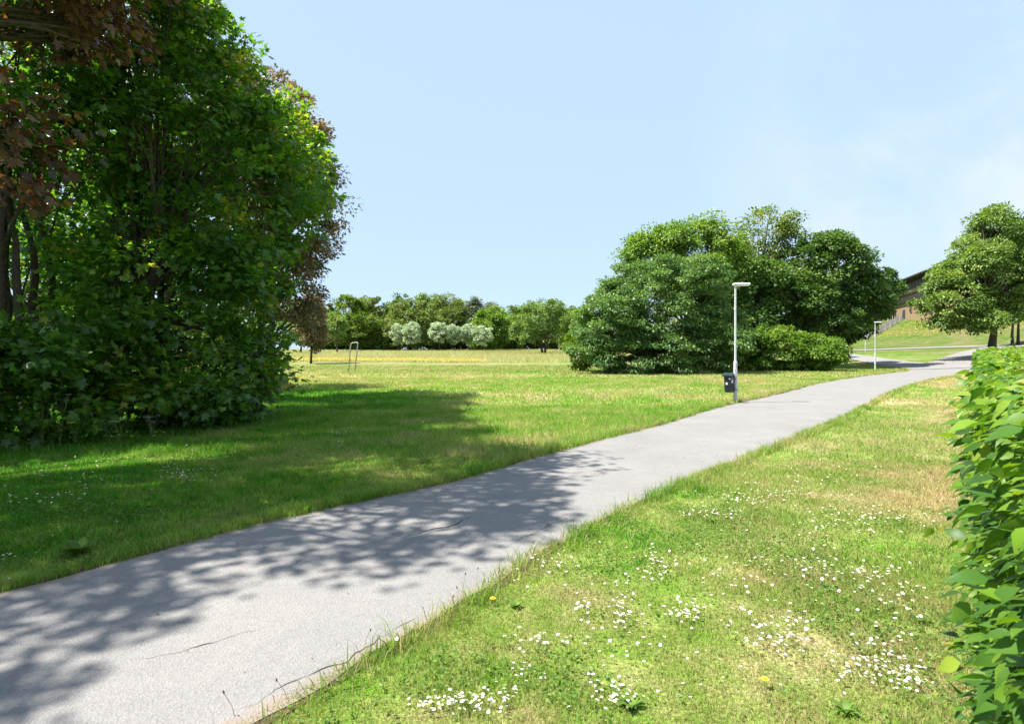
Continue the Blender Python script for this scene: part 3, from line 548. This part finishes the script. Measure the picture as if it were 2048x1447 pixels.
for k, px in enumerate((-40, 60, 150, 240, 330, 420, 500, 575, 1230, 1340, 1450, 1560, 1660, 1745)):
    Y = 150+(k*37 % 40); X, Y, z = at(px, Y); H = 13+(k*7 % 5); r = 6.5
    tree('deciduous_tree', (X, Y, z), [(X, Y, z+H*.55, r, r*.8, H*.45), (X+3, Y-2, z+H*.3, r, r*.7, H*.3)], G[['olive', 'field', 'lime'][k % 3]],
         'far tree glimpsed through gaps in the nearer trees', group='far trees glimpsed through gaps', ncl=80, per=55, rc=1.6, size=.75, trunk=.3, seed=300+k, limbs=8)
tag(bpy.data.objects['deciduous_tree'], group=FG)
WT = [(797, 138, 647, 13, 'white leaved small tree, the slim one at the hoop end of its row'), (824, 136, 645, 19, 'white leaved small tree, broad, second in its row from the hoop'), (879, 136, 642, 18, 'white leaved small tree with the highest crown of the row'),
      (909, 139, 648, 15, 'white leaved small tree right of the highest white crown'), (938, 142, 645, 14, 'white leaved small tree standing slightly back in the row'), (964, 134, 650, 19, 'white leaved small tree, last of the row towards the many stemmed tree')]
for k, (px, Y, tp, hw, lab) in enumerate(WT):
    X, Y, z = at(px, Y); sc = Y/F; H = EYE+(700-tp)*sc-z; r = hw*sc*1.12
    tree('whitebeam_tree', (X, Y, z), [(X, Y, z+H*.60, r, r, H*.38), (X-.15*r, Y, z+H*.76, r*.65, r*.65, H*.22)], G['silver'], lab, group='white leaved trees in the meadow', ncl=110, per=70, rc=.45, size=.26, trunk=.09, seed=400+k, limbs=16, flat=.8)
X, Y, z = at(1087, 104)
tree('many_stemmed_tree', (X, Y, z), [(X, Y, z+6.6, 4.6, 4, 4.0), (X-2.8, Y, z+4.6, 3.2, 3, 3.0), (X+2.6, Y, z+5.2, 3.0, 3, 3.0)], G['field'], 'round tree on a fan of slender stems standing alone in the meadow', ncl=220, per=75, rc=.85, size=.30, trunk=.17, seed=44, stems=7, limbs=60, spread=3.0, bark='bark')
X, Y, z = at(622, 62)
tree('brown_leaved_tree', (X, Y, z), [(X, Y, z+5.2, 1.9, 1.8, 2.9), (X+.5, Y, z+3.0, 1.6, 1.6, 1.9)], G['tan'], 'small brown leaved tree in the meadow beside the edge of the thicket', ncl=130, per=80, rc=.5, size=.22, trunk=.12, seed=45, limbs=30)
for k, (px, Y) in enumerate(((601, 108), (674, 112))):
    X, Y, z = at(px, Y); tree('young_tree', (X, Y, z), [(X, Y, z+5.4, 1.9, 1.9, 2.6)], G['field'], ['young tree in the long grass just left of the brown leaved tree', 'young tree in the long grass just left of the pale hoop'][k], ncl=60, per=60, rc=.7, size=.32, trunk=.2, seed=46+k, limbs=12)
for k, (px, Y, w_, h_, m_) in enumerate([(700, 176, 9, 4, 'dark'), (745, 150, 7, 4.5, 'field'), (775, 150, 6, 6, 'olive'), (850, 172, 9, 5, 'dark'), (905, 180, 9, 5, 'dark'), (960, 182, 9, 5, 'olive'), (1010, 180, 8, 5, 'dark'), (1045, 172, 7, 5, 'olive'), (1090, 182, 8, 5, 'dark'), (1140, 170, 8, 6, 'field'), (655, 180, 8, 4, 'olive')]):
    X, Y, z = at(px, Y); tree('undergrowth_shrub', (X, Y, z), [(X, Y, z+h_*.45, w_, 3, h_*.55)], G[m_], 'dark undergrowth shrub under the far tree line', 'shrub', group='undergrowth shrubs under the far tree line', ncl=110, per=70, rc=1.1, size=.5, trunk=.08, seed=700+k, stems=3, limbs=6, shell=.3)
# ------------------------------------------------------------------ hedge
def hedge():
    rng = np.random.default_rng(5); root = empty('hedge', (3.2, 4, 0), label='leafy green clipped hedge running along the right edge beside the lawn', cat='hedge'); B = np.array((3.2, 4, 0))
    dr = nrm(np.array([.802, 1.0, 0])); perp = np.array([dr[1], -dr[0], 0]); P = []; A = []; Nn = []; S = []; T = []
    def put(s0, s1, nf, ntp, size):
        s = s0+(s1-s0)*rng.random(nf); z = .03+1.52*rng.random(nf)**.85; d = np.abs(rng.normal(size=nf))*.17-.30*np.maximum(0, vn(s, z, 1.7, 5)-.60)*np.clip((s-1.6)/3, 0, 1)-.10*(rng.random(nf) < .35)*rng.random(nf)+.05*np.sin(s*5)+.06*(fbm(s, z, 2.5, 6)-.5)
        d = d-.06*np.minimum(1, z)+np.clip(.20+.032*(s-3), .20, .50); p = np.array([-.10, 0, 0])+dr*s[:, None]+perp*d[:, None]; p[:, 2] = z
        a = -perp*(.9+.3*rng.random(nf))[:, None]+dr*(rng.normal(size=nf)*.5)[:, None]+np.array([0, 0, -.55])+rng.normal(size=(nf, 3))*.42
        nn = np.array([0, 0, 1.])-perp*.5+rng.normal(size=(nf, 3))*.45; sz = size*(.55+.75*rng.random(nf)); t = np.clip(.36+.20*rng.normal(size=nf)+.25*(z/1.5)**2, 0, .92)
        P.append(p); A.append(a); Nn.append(nn); S.append(sz); T.append(t)
        s = s0+(s1-s0)*rng.random(ntp); d = rng.random(ntp)*1.1+np.clip(.20+.032*(s-3), .20, .50); z = 1.50+.05*np.sin(s*3)+.09*rng.normal(size=ntp)*.7
        z = z-.05*(s < 2.5); p = np.array([-.10, 0, 0])+dr*s[:, None]+perp*d[:, None]; p[:, 2] = z
        a = -perp*(rng.normal(size=ntp)*.7+.4)[:, None]+dr*rng.normal(size=ntp)[:, None]+np.array([0, 0, .05])+rng.normal(size=(ntp, 3))*.25
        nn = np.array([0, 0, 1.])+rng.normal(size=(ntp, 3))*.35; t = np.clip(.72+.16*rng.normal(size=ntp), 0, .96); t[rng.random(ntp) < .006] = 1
        P.append(p); A.append(a); Nn.append(nn); S.append(size*(.5+.7*rng.random(ntp))); T.append(t)
    put(1.25, 3.2, 9000, 2900, .053); put(3.2, 7, 14000, 6000, .057); put(7, 16, 10000, 8500, .085); put(16, 47, 8000, 11000, .15)
    tw = MB()
    for i in range(60):     # loose young shoots standing out of the clipped face
        s = 2.4+rng.random()**1.4*16; z = .25+1.2*rng.random(); p0 = np.array([-.10, 0, 0])+dr*s+perp*(.24+min(.3, .032*max(0, s-3))); p0[2] = z; up = .05 if z < 1.2 else .16
        d = nrm(-perp*(.9 if z < 1.25 else .4)+dr*rng.normal()*.4+np.array([0, 0, up+.35*rng.random()])); Ln = .14+.14*rng.random(); m = 8
        if np.linalg.norm(p0-[0, 0, EYE]) < 1.35: continue
        tw.tube([p0-B, p0+d*Ln*.6+[0, 0, .02]-B, p0+d*Ln-B], [.0028, .002, .001], 5, False); u = np.linspace(.25, 1, m); sgn_ = np.where(np.arange(m) % 2, 1, -1)
        sd_ = nrm(np.cross(d, [0, 0, 1.])); P.append(p0+d*(Ln*u)[:, None]); A.append(d*.7+sd_*sgn_[:, None]*.9+[0, 0, -.25]+rng.normal(size=(m, 3))*.15); Nn.append(np.array([[0, 0, 1.]]*m)+rng.normal(size=(m, 3))*.2)
        S.append(.06*(1.15-.4*u)); T.append(np.clip(.70+.12*rng.normal(size=m)+.15*(u > .9), 0, .96))
    P, A, Nn, S, T = map(np.concatenate, (P, A, Nn, S, T)); k = np.linalg.norm(P-[0, 0, EYE], axis=1) > 1.05; P, A, Nn, S, T = P[k], A[k], Nn[k], S[k], T[k]
    z0 = hz(P[:, 0], P[:, 1]); P[:, 2] += z0*.35
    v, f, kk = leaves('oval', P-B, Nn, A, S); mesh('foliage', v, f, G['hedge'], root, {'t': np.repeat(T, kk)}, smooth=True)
    mb = tw
    for i in range(420):
        s = 1.3+rng.random()**2*30; p = np.array([-.10, 0, 0])+dr*s+perp*(.42+.5*rng.random()); q = p+dr*rng.normal()*.15-perp*(.02+.14*rng.random()); p[2] = .0; q[2] = .6+.9*rng.random()
        if np.linalg.norm(q-[0, 0, EYE]) < 1.1: continue
        mb.tube([p-B, (p*.5+q*.5)+rng.normal(size=3)*.04-B, q-B], [.009, .006, .002], 5, False)
    mb.build('stems', M['twig'], root)
hedge()
# ------------------------------------------------------------------ lamp posts
def lamp(px, Y, H, label, z=None, rz=0., first=[]):
    X, Y, z0 = at(px, Y); z0 = z0 if z is None else z; G_ = 'lamp posts along the paths'
    if first:
        src = first[0]; r = src.copy(); COL.objects.link(r); r.location = (X, Y, z0); r.rotation_euler = (0, 0, rz); r['label'] = label
        for c in first[1]:
            n = c.copy(); COL.objects.link(n); n.parent = r
            for g in c.children: m = g.copy(); COL.objects.link(m); m.parent = n
        r.scale = (1, 1, H/3.75); return r
    r = empty('lamp_post', (X, Y, z0), rz, label=label, cat='lamp post', group=G_)
    b = MB(); b.tube([(0, 0, -.1), (0, 0, .50), (0, 0, .51), (0, 0, 1.26), (0, 0, 1.33)], [.062, .062, .060, .060, .036], 20); base = b.build('base_section', M['galv'], r, smooth=False)
    b = MB(); b.tube([(0, 0, .40), (0, 0, .43)], [.066, .066], 20); b.build('band', M['galvdark'], base)
    b = MB(); b.tube([(0, 0, 1.33), (0, 0, 3.64)], [.036, .031], 18); b.build('pole', M['galv'], r)
    b = MB(); b.box((.18, 0, 3.71), (.52, .17, .075), .02); b.box((.0, 0, 3.66), (.10, .10, .06), .02); hd = b.build('lamp_head', M['lampwhite'], r)
    b = MB(); b.box((.22, 0, 3.668), (.36, .13, .022), .008); b.build('diffuser', M['glass'], hd)
    b = MB(); b.box((-.012, -.0585, .95), (.07, .012, .24), .004); dr_ = b.build('access_door', M['galv'], base); b = MB(); b.tube([(-.012, -.063, .87), (-.012, -.070, .87)], .007, 8); b.build('lock', M['galvdark'], dr_)
    b = MB(); b.tube([(.2, 0, 3.745), (.2, 0, 3.79)], [.025, .018], 10); b.build('sensor_cap', M['galvdark'], hd)
    first += [r, list(r.children)]; return r
lamp(1471, 17.8, 3.75, 'grey lamp post with a litter bin beside the near lawn', rz=-.10)
lamp(1750.5, 46.9, 4.0, 'grey lamp post standing at the inside of the path bend', rz=-.25)
lamp(1731, 87, 4.1, 'slim grey lamp post further off where the paths meet', rz=-.2)
lamp(1118, 112, 3.7, 'tiny far lamp post in the meadow beside the many stemmed tree', rz=0)
# litter bin hanging on the first lamp post
X, Y, z = at(1471, 17.8)
r = empty('litter_bin', (X-.205, Y-.02, .34), -.35, label='small black litter bin hanging on the nearest lamp post', cat='litter bin')
b = MB(); v = []
for zz, w, d in ((0, .13, .105), (.02, .137, .112), (.50, .152, .128), (.505, .145, .12)):
    e = .03; v += [(-w+e, -d, zz), (w-e, -d, zz), (w, -d+e, zz), (w, d-e, zz), (w-e, d, zz), (-w+e, d, zz), (-w, d-e, zz), (-w, -d+e, zz)]
b.add(v, [tuple(range(7, -1, -1)), tuple(range(24, 32))]+[(q*8+i, q*8+(i+1) % 8, q*8+8+(i+1) % 8, q*8+8+i) for q in range(3) for i in range(8)]); b.build('body', M['bin'], r)
b = MB(); v = []
for zz, w, d, o in ((.49, .165, .145, -.02), (.50, .178, .160, -.03), (.54, .178, .158, -.03), (.585, .150, .13, -.01), (.605, .12, .10, 0)):
    e = .035; v += [(-w+e+o, -d, zz), (w-e+o, -d, zz), (w+o, -d+e, zz), (w+o, d-e, zz), (w-e+o, d, zz), (-w+e+o, d, zz), (-w+o, d-e, zz), (-w+o, -d+e, zz)]
b.add(v, [tuple(range(7, -1, -1)), tuple(range(32, 40))]+[(q*8+i, q*8+(i+1) % 8, q*8+8+(i+1) % 8, q*8+8+i) for q in range(4) for i in range(8)]); b.build('lid', M['binlid'], r)
for q in (.42, .12): b = MB(); b.box((.17, 0, q), (.05, .09, .05), .01); b.build('bracket', M['galvdark'], r)
b = MB(); n = 20; b.add([(.012, -.1305, .425)]+[(.012+.027*cos(i*2*pi/n), -.1305, .425+.027*sin(i*2*pi/n)) for i in range(n)], [(0, 1+i, 1+(i+1) % n) for i in range(n)]); tag(b.build('sticker', M['sticker'], r), 'round white sticker')
b = MB(); b.box((-.075, -.122, .27), (.055, .012, .068)); tag(b.build('sticker', M['sticker'], r), 'square white sticker')
b = MB(); xs = .085
for p, q in (((xs-.02, .465), (xs+.028, .465)), ((xs+.028, .465), (xs-.02, .40)), ((xs-.02, .40), (xs+.028, .40))): b.tube([(p[0], -.131, p[1]), (q[0], -.131, q[1])], .006, 5)
b.box((xs+.005, -.1285, .335), (.045, .008, .09)); tag(b.build('marking', M['mark'], r), 'grey Z shaped marking above a grey patch')
for x in (-.10, .06): b = MB(); b.box((x, -.11, .02), (.014, .014, .014), .004); b.build('bolt', M['screw'], r)
# ------------------------------------------------------------------ pale hoop on the lawn
Xa, Ya = PX(697, 742.5); r = empty('metal_hoop', (Xa, Ya, 0), label='narrow pale metal hoop frame leaning slightly on the mown lawn', cat='metal frame')
b = MB(); b.tube([(0, 0, -.1), (.17, 0, 2.08), (.20, 0, 2.17), (.28, 0, 2.21), (.66, -.2, 2.25), (.76, -.25, 2.24), (.80, -.27, 2.15), (.56, -.3, -.1)], .042, 12); b.build('tube_frame', M['tube'], r, smooth=True)
# ------------------------------------------------------------------ building on the bank
A0 = Vector((101.5, 155, 0)); A1 = Vector((80, 98, 0)); dv = (A1-A0); LEN = dv.length; ang = math.atan2(dv.y, dv.x)
bd = empty('school_building', (A0.x, A0.y, 9.0), ang, label='dark wood and yellow brick building with a long sloping roof line on the bank', cat='building')
# local: x along the facade towards the viewer, +y into the building when it lies right of the facade direction (flip sign)
sgn = 1
def lb(name, c, d, mat, par=bd, bev=0): b = MB(); b.box(c, d, bev); return b.build(name, mat, par)
D = 14*sgn
lb('brick_wall', (LEN/2, D/2, .2), (LEN, abs(D), 7.6), M['brick'])
lb('ledge', (LEN/2, D/2-.25, 4.1), (LEN+.02, abs(D)+.5, .22), M['darkwood'])
lb('recess_band', (LEN/2, D/2-.06, 5.0), (LEN+.01, abs(D)+.14, 1.5), M['darkwood'])
lb('light_band', (LEN/2, D/2-.12, 6.3), (LEN+.03, abs(D)+.3, .9), M['brick'])
lb('upper_wall', (LEN/2, D/2, 7.85), (LEN+.04, abs(D)+.1, 2.2), M['darkwood'])
b = MB(); b.box((LEN/2, D/2-.2, 9.1), (LEN+2.4, abs(D)+3.2, .38), .06); b.build('roof', M['roof'], bd)
for i in range(26):
    x = 1.6+i*2.25; w = lb('window', (x, -.12, 7.55), (1.25, .12, 1.35), M['frame']); 
    p = lb('pane', (x, -.19, 7.55), (1.05, .03, 1.15), M['pane'], w)
for i, x in enumerate((5, 11.5, 18.2, 24, 31, 38, 45)):
    w = lb('door' if i in (2,) else 'window', (x, -.06, 1.15 if i == 2 else 2.1), (1.9 if i == 2 else 1.5, .14, 2.5 if i == 2 else 1.4), M['door'] if i == 2 else M['frame'])
    lb('pane', (x, -.14, 1.7 if i == 2 else 2.1), (1.2, .03, 1.0 if i == 2 else 1.15), M['pane'], w)
# ------------------------------------------------------------------ outdoor stairs with railing
P0 = np.array([76.0, 121.5]); P1 = np.array([97.5, 142.0]); z0 = float(hz(*P0)); z1 = float(hz(*P1))+.35
st = empty('outdoor_stairs', (P0[0], P0[1], z0), math.atan2(*(P1-P0)[::-1]), label='outdoor stairs climbing the grassy bank to the building', cat='stairs'); Ls = float(np.linalg.norm(P1-P0))
b = MB(); ns = 28
for i in range(ns):
    x = Ls*(i+.5)/ns; h = float(hz(*(P0+(P1-P0)*(i+.5)/ns)))-z0; b.box((x, 0, h+.1), (Ls/ns+.02, 2.2, .35))
b.build('steps', M['conc'], st)
rl = empty('stair_railing', (P0[0], P0[1], z0), math.atan2(*(P1-P0)[::-1]), label='dark handrails on pale posts beside the outdoor stairs', cat='railing')
for sy in (-1.2, 1.2):
    hp = []
    for i in range(8):
        x = Ls*i/7; q = P0+(P1-P0)*i/7; h = float(hz(*q))-z0; hp.append((x, sy, h+1.15)); b = MB(); b.box((x, sy, h+.6), (.10, .10, 1.4), .02); b.build('post', M['lampwhite'], rl)
    for dz, rr in ((0, .05), (-.45, .035)): b = MB(); b.tube([(p[0], p[1], p[2]+dz) for p in hp], rr, 6); b.build('handrail', M['darkwood'], rl)
q = P0+(P1-P0)*.08; sw = empty('white_wall', (q[0]-2.5, q[1]+3, float(hz(*q))), .3, label='low white wall panels beside the foot of the stairs', cat='wall')
for i in range(3): lb('panel', (i*1.9, 0, .9+.25*i), (1.75, .15, 1.5), M['wallwhite'], sw)
lb('coping', (1.9, 0, 2.1), (5.8, .25, .12), M['conc'], sw)
# ------------------------------------------------------------------ daisies: one prototype, 300 of the largest, the rest as one carpet
def daisy_arrays(seed=0, h=.055):
    b = MB(); rng = np.random.default_rng(seed); v = [(0, 0, h)]; f = []; fm = []
    b.tube([(0, 0, 0), (.003, 0, h*.5), (0, 0, h)], [.0011, .001, .0009], 4, False); fm += [0]*8
    n = 14; k = len(b.v); b.v.append((0, 0, h+.001))
    for i in range(n):
        a = i*2*pi/n; r = .0115*(.9+.2*rng.random()); b.v += [(cos(a-.19)*r, sin(a-.19)*r, h+.0028), (cos(a+.19)*r, sin(a+.19)*r, h+.0028)]; b.f.append((k, k+1+2*i, k+2+2*i)); fm.append(1)
    k = len(b.v); b.v.append((0, 0, h+.0055)); b.v += [(cos(i*pi/4)*.0042, sin(i*pi/4)*.0042, h+.0035) for i in range(8)]
    for i in range(8): b.f.append((k, k+1+i, k+1+(i+1) % 8)); fm.append(2)
    return b, fm
protos = []
for s in range(3): b, fm = daisy_arrays(s, (.050, .062, .075)[s]); me = mesh('daisy', b.v, b.f, mats=[M['stem'], M['white'], M['yellow']], fm=fm); protos.append(me)
CL = [(1310, 1150, 26, 22, 30), (1240, 1225, 22, 20, 14), (1250, 1260, 20, 22, 12), (1370, 1245, 30, 18, 26), (1480, 1003, 60, 12, 60), (1430, 1035, 50, 10, 34), (1550, 1000, 40, 14, 18), (1610, 908, 30, 10, 20), (1750, 1050, 70, 20, 60), (1650, 1055, 40, 25, 22), (1745, 1168, 25, 14, 16), (1640, 1150, 60, 20, 26),
      (1560, 1290, 50, 25, 34), (1740, 1345, 60, 28, 60), (1815, 1370, 25, 30, 24), (1230, 1405, 45, 22, 26), (1000, 1410, 30, 16, 16), (920, 1418, 45, 14, 34), (870, 1418, 25, 12, 12), (1065, 1300, 40, 12, 14), (1085, 1145, 26, 14, 16), (1170, 1230, 20, 16, 9), (1060, 1360, 30, 14, 9), (1320, 1320, 120, 60, 26), (1600, 1200, 160, 60, 50), (1800, 1200, 50, 60, 24), (1170, 1170, 80, 40, 12), (1450, 1120, 120, 40, 20), (1660, 950, 90, 20, 26), (1560, 800, 20, 4, 8), (1760, 830, 60, 12, 26), (1850, 790, 40, 12, 40), (1860, 765, 30, 6, 30),
      (380, 958, 34, 9, 34), (340, 948, 20, 6, 10), (175, 965, 22, 8, 10), (165, 985, 14, 6, 6), (235, 965, 8, 4, 5), (70, 1010, 30, 8, 14), (135, 1002, 20, 5, 8), (8, 1130, 14, 10, 7), (92, 958, 16, 4, 6), (210, 930, 60, 6, 12), (380, 905, 20, 10, 9), (690, 870, 20, 6, 16), (640, 820, 20, 5, 20), (695, 822, 30, 5, 26), (770, 862, 20, 4, 14), (640, 850, 60, 12, 24), (680, 893, 14, 4, 12), (630, 900, 40, 14, 16), (960, 792, 20, 4, 26), (960, 822, 18, 5, 22), (1040, 800, 30, 6, 30), (1100, 798, 30, 5, 50), (1140, 830, 50, 10, 30), (830, 872, 30, 4, 12), (1250, 820, 80, 10, 24), (1320, 790, 90, 8, 34), (760, 805, 60, 6, 16)]
rng = np.random.default_rng(3); DX = []; DY = []
for px, py, sx_, sy_, n in CL:
    n = int(n*1.5); a = px+rng.normal(size=n)*sx_*.8; c = py+rng.normal(size=n)*sy_*.8; c = np.maximum(c, 735); yy = EYE*F/(c-700); DX.append((a-1024)/F*yy); DY.append(yy)
n = 900; yy = np.sqrt(9+rng.random(n)*(26**2-9)); xx = (rng.random(n)*1.8-.9)*yy; DX.append(xx); DY.append(yy)
DX = np.concatenate(DX); DY = np.concatenate(DY); k = ~onpath(DX, DY, .03) & (DX < .79*DY-.1) & (DX > -.9*DY-.2); DX, DY = DX[k], DY[k]; o_ = np.argsort(DY); DX, DY = DX[o_], DY[o_]
NI = 290; first = set()
for i in range(NI):
    s = int(rng.integers(3)); src = protos[s]
    if s in first: o = src.copy(); COL.objects.link(o)
    else: o = src; first.add(s)
    o.location = (DX[i], DY[i], 0); o.rotation_euler = (rng.normal()*.22, rng.normal()*.22, rng.random()*6); q = .9+.45*rng.random(); o.scale = (q*.56, q*.56, q*.7)
    lft = side_of(DX[i], DY[i]) < -3.7
    tag(o, 'small white daisy in the shaded grass across the path' if lft else 'small white daisy with a yellow centre in the near sunlit lawn', 'daisy', 'daisies across the path' if lft else 'daisies in the near lawn')
DX, DY = DX[NI:], DY[NI:]; V = []; Fc = []; fm = []; bv = np.array(protos[0].data.vertices.__len__() and [tuple(v.co) for v in protos[0].data.vertices]); bf = [tuple(p.vertices) for p in protos[0].data.polygons]; bm_ = [p.material_index for p in protos[0].data.polygons]
for i in range(len(DX)):
    q = (.60+.3*rng.random())*max(1, DY[i]/15); a = rng.random()*6.28; ca, sa = cos(a), sin(a); t1, t2 = rng.normal(size=2)*.25
    w = bv*[q, q, (1.0+.4*rng.random())*1.15]; w = np.c_[w[:, 0]*ca-w[:, 1]*sa, w[:, 0]*sa+w[:, 1]*ca, w[:, 2]+(w[:, 0]*t1+w[:, 1]*t2)]+[DX[i], DY[i], float(hz(DX[i], DY[i]))]
    k = len(V); V += [tuple(p) for p in w]; Fc += [tuple(j+k for j in f) for f in bf]; fm += bm_
tag(mesh('daisy_carpet', V, Fc, mats=[M['stem'], M['white'], M['yellow']], fm=fm), 'scattered white daisies further out over the lawn', 'daisies', kind='stuff')
# ------------------------------------------------------------------ clover and broad leaved herbs low in the turf
def herbs(n, y0, y1, size, name):
    x, y = sample(y0, y1, n/(.95*(y1*y1-y0*y0)+1.2*(y1-y0)), .02); c = fbm(x, y, 1.4, 61, 5); k = R.random(len(x)) < .06+.9*ss(.44, .66, c); x, y = x[k], y[k]; m = len(x)
    p = np.c_[x, y, hz(x, y)+.015+.035*R.random(m)]; nn = R.normal(size=(m, 3))*.35+[0, 0, 1]; a = R.normal(size=(m, 3))*[1, 1, .25]
    v, f, kk = leaves('quad', p, nn, a, size*(.5+.9*R.random(m))); return tag(mesh(name, v, f, G['weed'], attrs={'t': np.repeat(np.clip(.5+.25*R.normal(size=m), 0, 1), kk)}), 'low clover and small herb leaves among the grass', 'clover', kind='stuff')
herbs(80000, 1.4, 6, .022, 'clover'); herbs(40000, 6, 14, .032, 'clover')
def rosette(px, py, n, ln, label, mat='weed', up=.6, seed=0, wide=.5):
    X, Y = PX(px, py); rng = np.random.default_rng(seed); p = np.zeros((n, 3)); p[:, 2] = .01; a = rng.random(n)*6.28; el = up*(.4+rng.random(n))
    ax = np.c_[np.cos(a), np.sin(a), el]; nn = np.c_[-np.cos(a)*el, -np.sin(a)*el, np.ones(n)]; v, f, k = leaves('oval', p, nn, ax, ln*(.6+.6*rng.random(n)))
    o = mesh('broadleaf_plant', v, f, G[mat], attrs={'t': np.repeat(rng.random(n), k)}); o.location = (X, Y, 0); return tag(o, label, 'plant')
rosette(158, 1112, 26, .17, 'broad leaved dock plant in the shade at the path edge', up=1.0, seed=1)
rosette(1425, 1045, 20, .07, 'broad leaved rosette among daisies near the path bend of shadow', seed=2)
rosette(1260, 1415, 24, .07, 'plantain rosette beside daisies at the lower picture edge', seed=3)
rosette(1660, 1180, 18, .06, 'dark plantain rosette in the middle of the near lawn', seed=4)
rosette(1030, 1215, 22, .055, 'leafy weed clump just right of the yellow dandelion', seed=5)
rosette(1690, 1425, 22, .065, 'broad weed leaves in the lower right lawn', seed=6)
rosette(1840, 1245, 22, .06, 'dark weed clump in the lawn close to the hedge', seed=7)
for k, (px, py, h, lab) in enumerate(((985, 1212, .05, 'yellow dandelion flower in the grass at the path edge'), (1530, 1378, .05, 'yellow dandelion flower low in the near lawn'))):
    X, Y = PX(px, py); r = empty('dandelion', (X, Y, 0), label=lab, cat='dandelion', group='dandelions in flower'); b = MB(); b.tube([(0, 0, 0), (0, 0, h)], .0018, 6); b.build('stem', M['stem'], r)
    b = MB(); n = 22
    for lay in range(3):
        for i in range(n):
            a = i*2*pi/n+lay*.1; rr = .019-.005*lay; zz = h+.003+.004*lay; b.add([(0, 0, h+.002), (cos(a-.12)*rr, sin(a-.12)*rr, zz), (cos(a+.12)*rr, sin(a+.12)*rr, zz)], [(0, 1, 2)])
    b.build('flower_head', M['yellow'], r)
for k, (px, py, h) in enumerate(((922, 1215, .22), (950, 1215, .24), (888, 1240, .13), (470, 1435, .12), (575, 1400, .10), (730, 1290, .10), (930, 1222, .15), (345, 990, .18), (660, 868, .2))):
    X, Y = PX(px, py); rng = np.random.default_rng(80+k); r = empty('seed_stalk', (X, Y, 0), label='thin dry seed stalk standing up beside the asphalt', cat='seed stalk', group='thin dry stalks at the path edge'); dx, dy = rng.normal(size=2)*.03
    b = MB(); b.tube([(0, 0, 0), (dx*.3, dy*.3, h*.5), (dx, dy, h)], [.0014, .0012, .0009], 6); b.build('stalk', M['drystalk'], r); b = MB(); b.tube([(dx, dy, h-.004), (dx, dy, h+.004), (dx*1.1, dy*1.1, h+.012)], [.002, .0045, .002], 8); b.build('tip', M['bark'], r)
# cow parsley in the thicket's edge
tree('backlit_tone_shrub', (-17.5, 21, 0), [(-18.6, 21, 3.2, 3.2, 1.6, 3.0), (-15.2, 20.6, 2.6, 2.2, 1.5, 2.6)], G['lime'], 'tall bright green bush coloured as if backlit between the dark stems of the thicket', 'shrub', ncl=170, per=80, rc=.6, size=.17, trunk=.07, seed=22, stems=4, limbs=20)  # lime leaf colour stands in for light coming through the bush
for k, (px, py, H) in enumerate(((85, 895, .8), (120, 893, .9), (150, 893, .6), (215, 888, .45), (240, 887, .45), (305, 883, .45))):
    X, Y = PX(px, py); rng = np.random.default_rng(500+k); r = empty('cow_parsley', (X, Y, 0), label='white flowering cow parsley in the deep shade at the foot of the thicket', cat='wild plant', group='cow parsley at the foot of the thicket')
    b = MB(); heads = []
    for s in range(7):
        a = rng.random()*6.28; e = Vector((cos(a)*.22*rng.random(), sin(a)*.22*rng.random(), H*(.7+.35*rng.random()))); b.tube([(0, 0, 0), (e.x*.4, e.y*.4, e.z*.6), e], [.004, .003, .002], 5, False); heads.append(e)
    b.build('stem', M['stem'], r); V = []; f = []
    for e in heads:
        for _ in range(16):
            p = e+Vector((rng.normal()*.026, rng.normal()*.026, rng.normal()*.008)); q = len(V); s = .007; V += [(p.x-s, p.y-s, p.z), (p.x+s, p.y-s, p.z), (p.x+s, p.y+s, p.z+.002), (p.x-s, p.y+s, p.z)]; f.append((q, q+1, q+2, q+3))
    mesh('umbels', V, f, M['cow'], r)
    n = 160; p = rng.normal(size=(n, 3))*[.16, .16, .05]+[0, 0, 0]; p[:, 2] = rng.random(n)*H*.55; v, f, kk = leaves('quad', p, rng.normal(size=(n, 3))*.4+[0, 0, 1], rng.normal(size=(n, 3))*[1, 1, .4], .05*(.5+rng.random(n))); mesh('leaf_fronds', v, f, G['weed'], r, {'t': np.repeat(rng.random(n), kk)})

# ------------------------------------------------------------------ fallen bits on the asphalt
n = 700; i = rng.integers(60, 330, n); w = np.clip(np.where(rng.random(n) < .6, rng.random(n)**3*.5, rng.random(n)), .01, .99)[:, None]; w = np.where(rng.random((n, 1)) < .5, w, 1-w); pp = lA[i]*(1-w)+rA[i]*w+rng.normal(size=(n, 2))*.04
pos = np.c_[pp, np.full(n, .018)]; v, f, kk = leaves('quad', pos, rng.normal(size=(n, 3))*.25+[0, 0, 1], rng.normal(size=(n, 3))*[1, 1, .1], .010+.022*rng.random(n)**2)
tag(mesh('leaf_litter', v, f, G['tan'], attrs={'t': np.repeat(rng.random(n)*.6, kk)}), 'tiny dry leaf bits and grit lying along the asphalt', 'litter', kind='stuff')
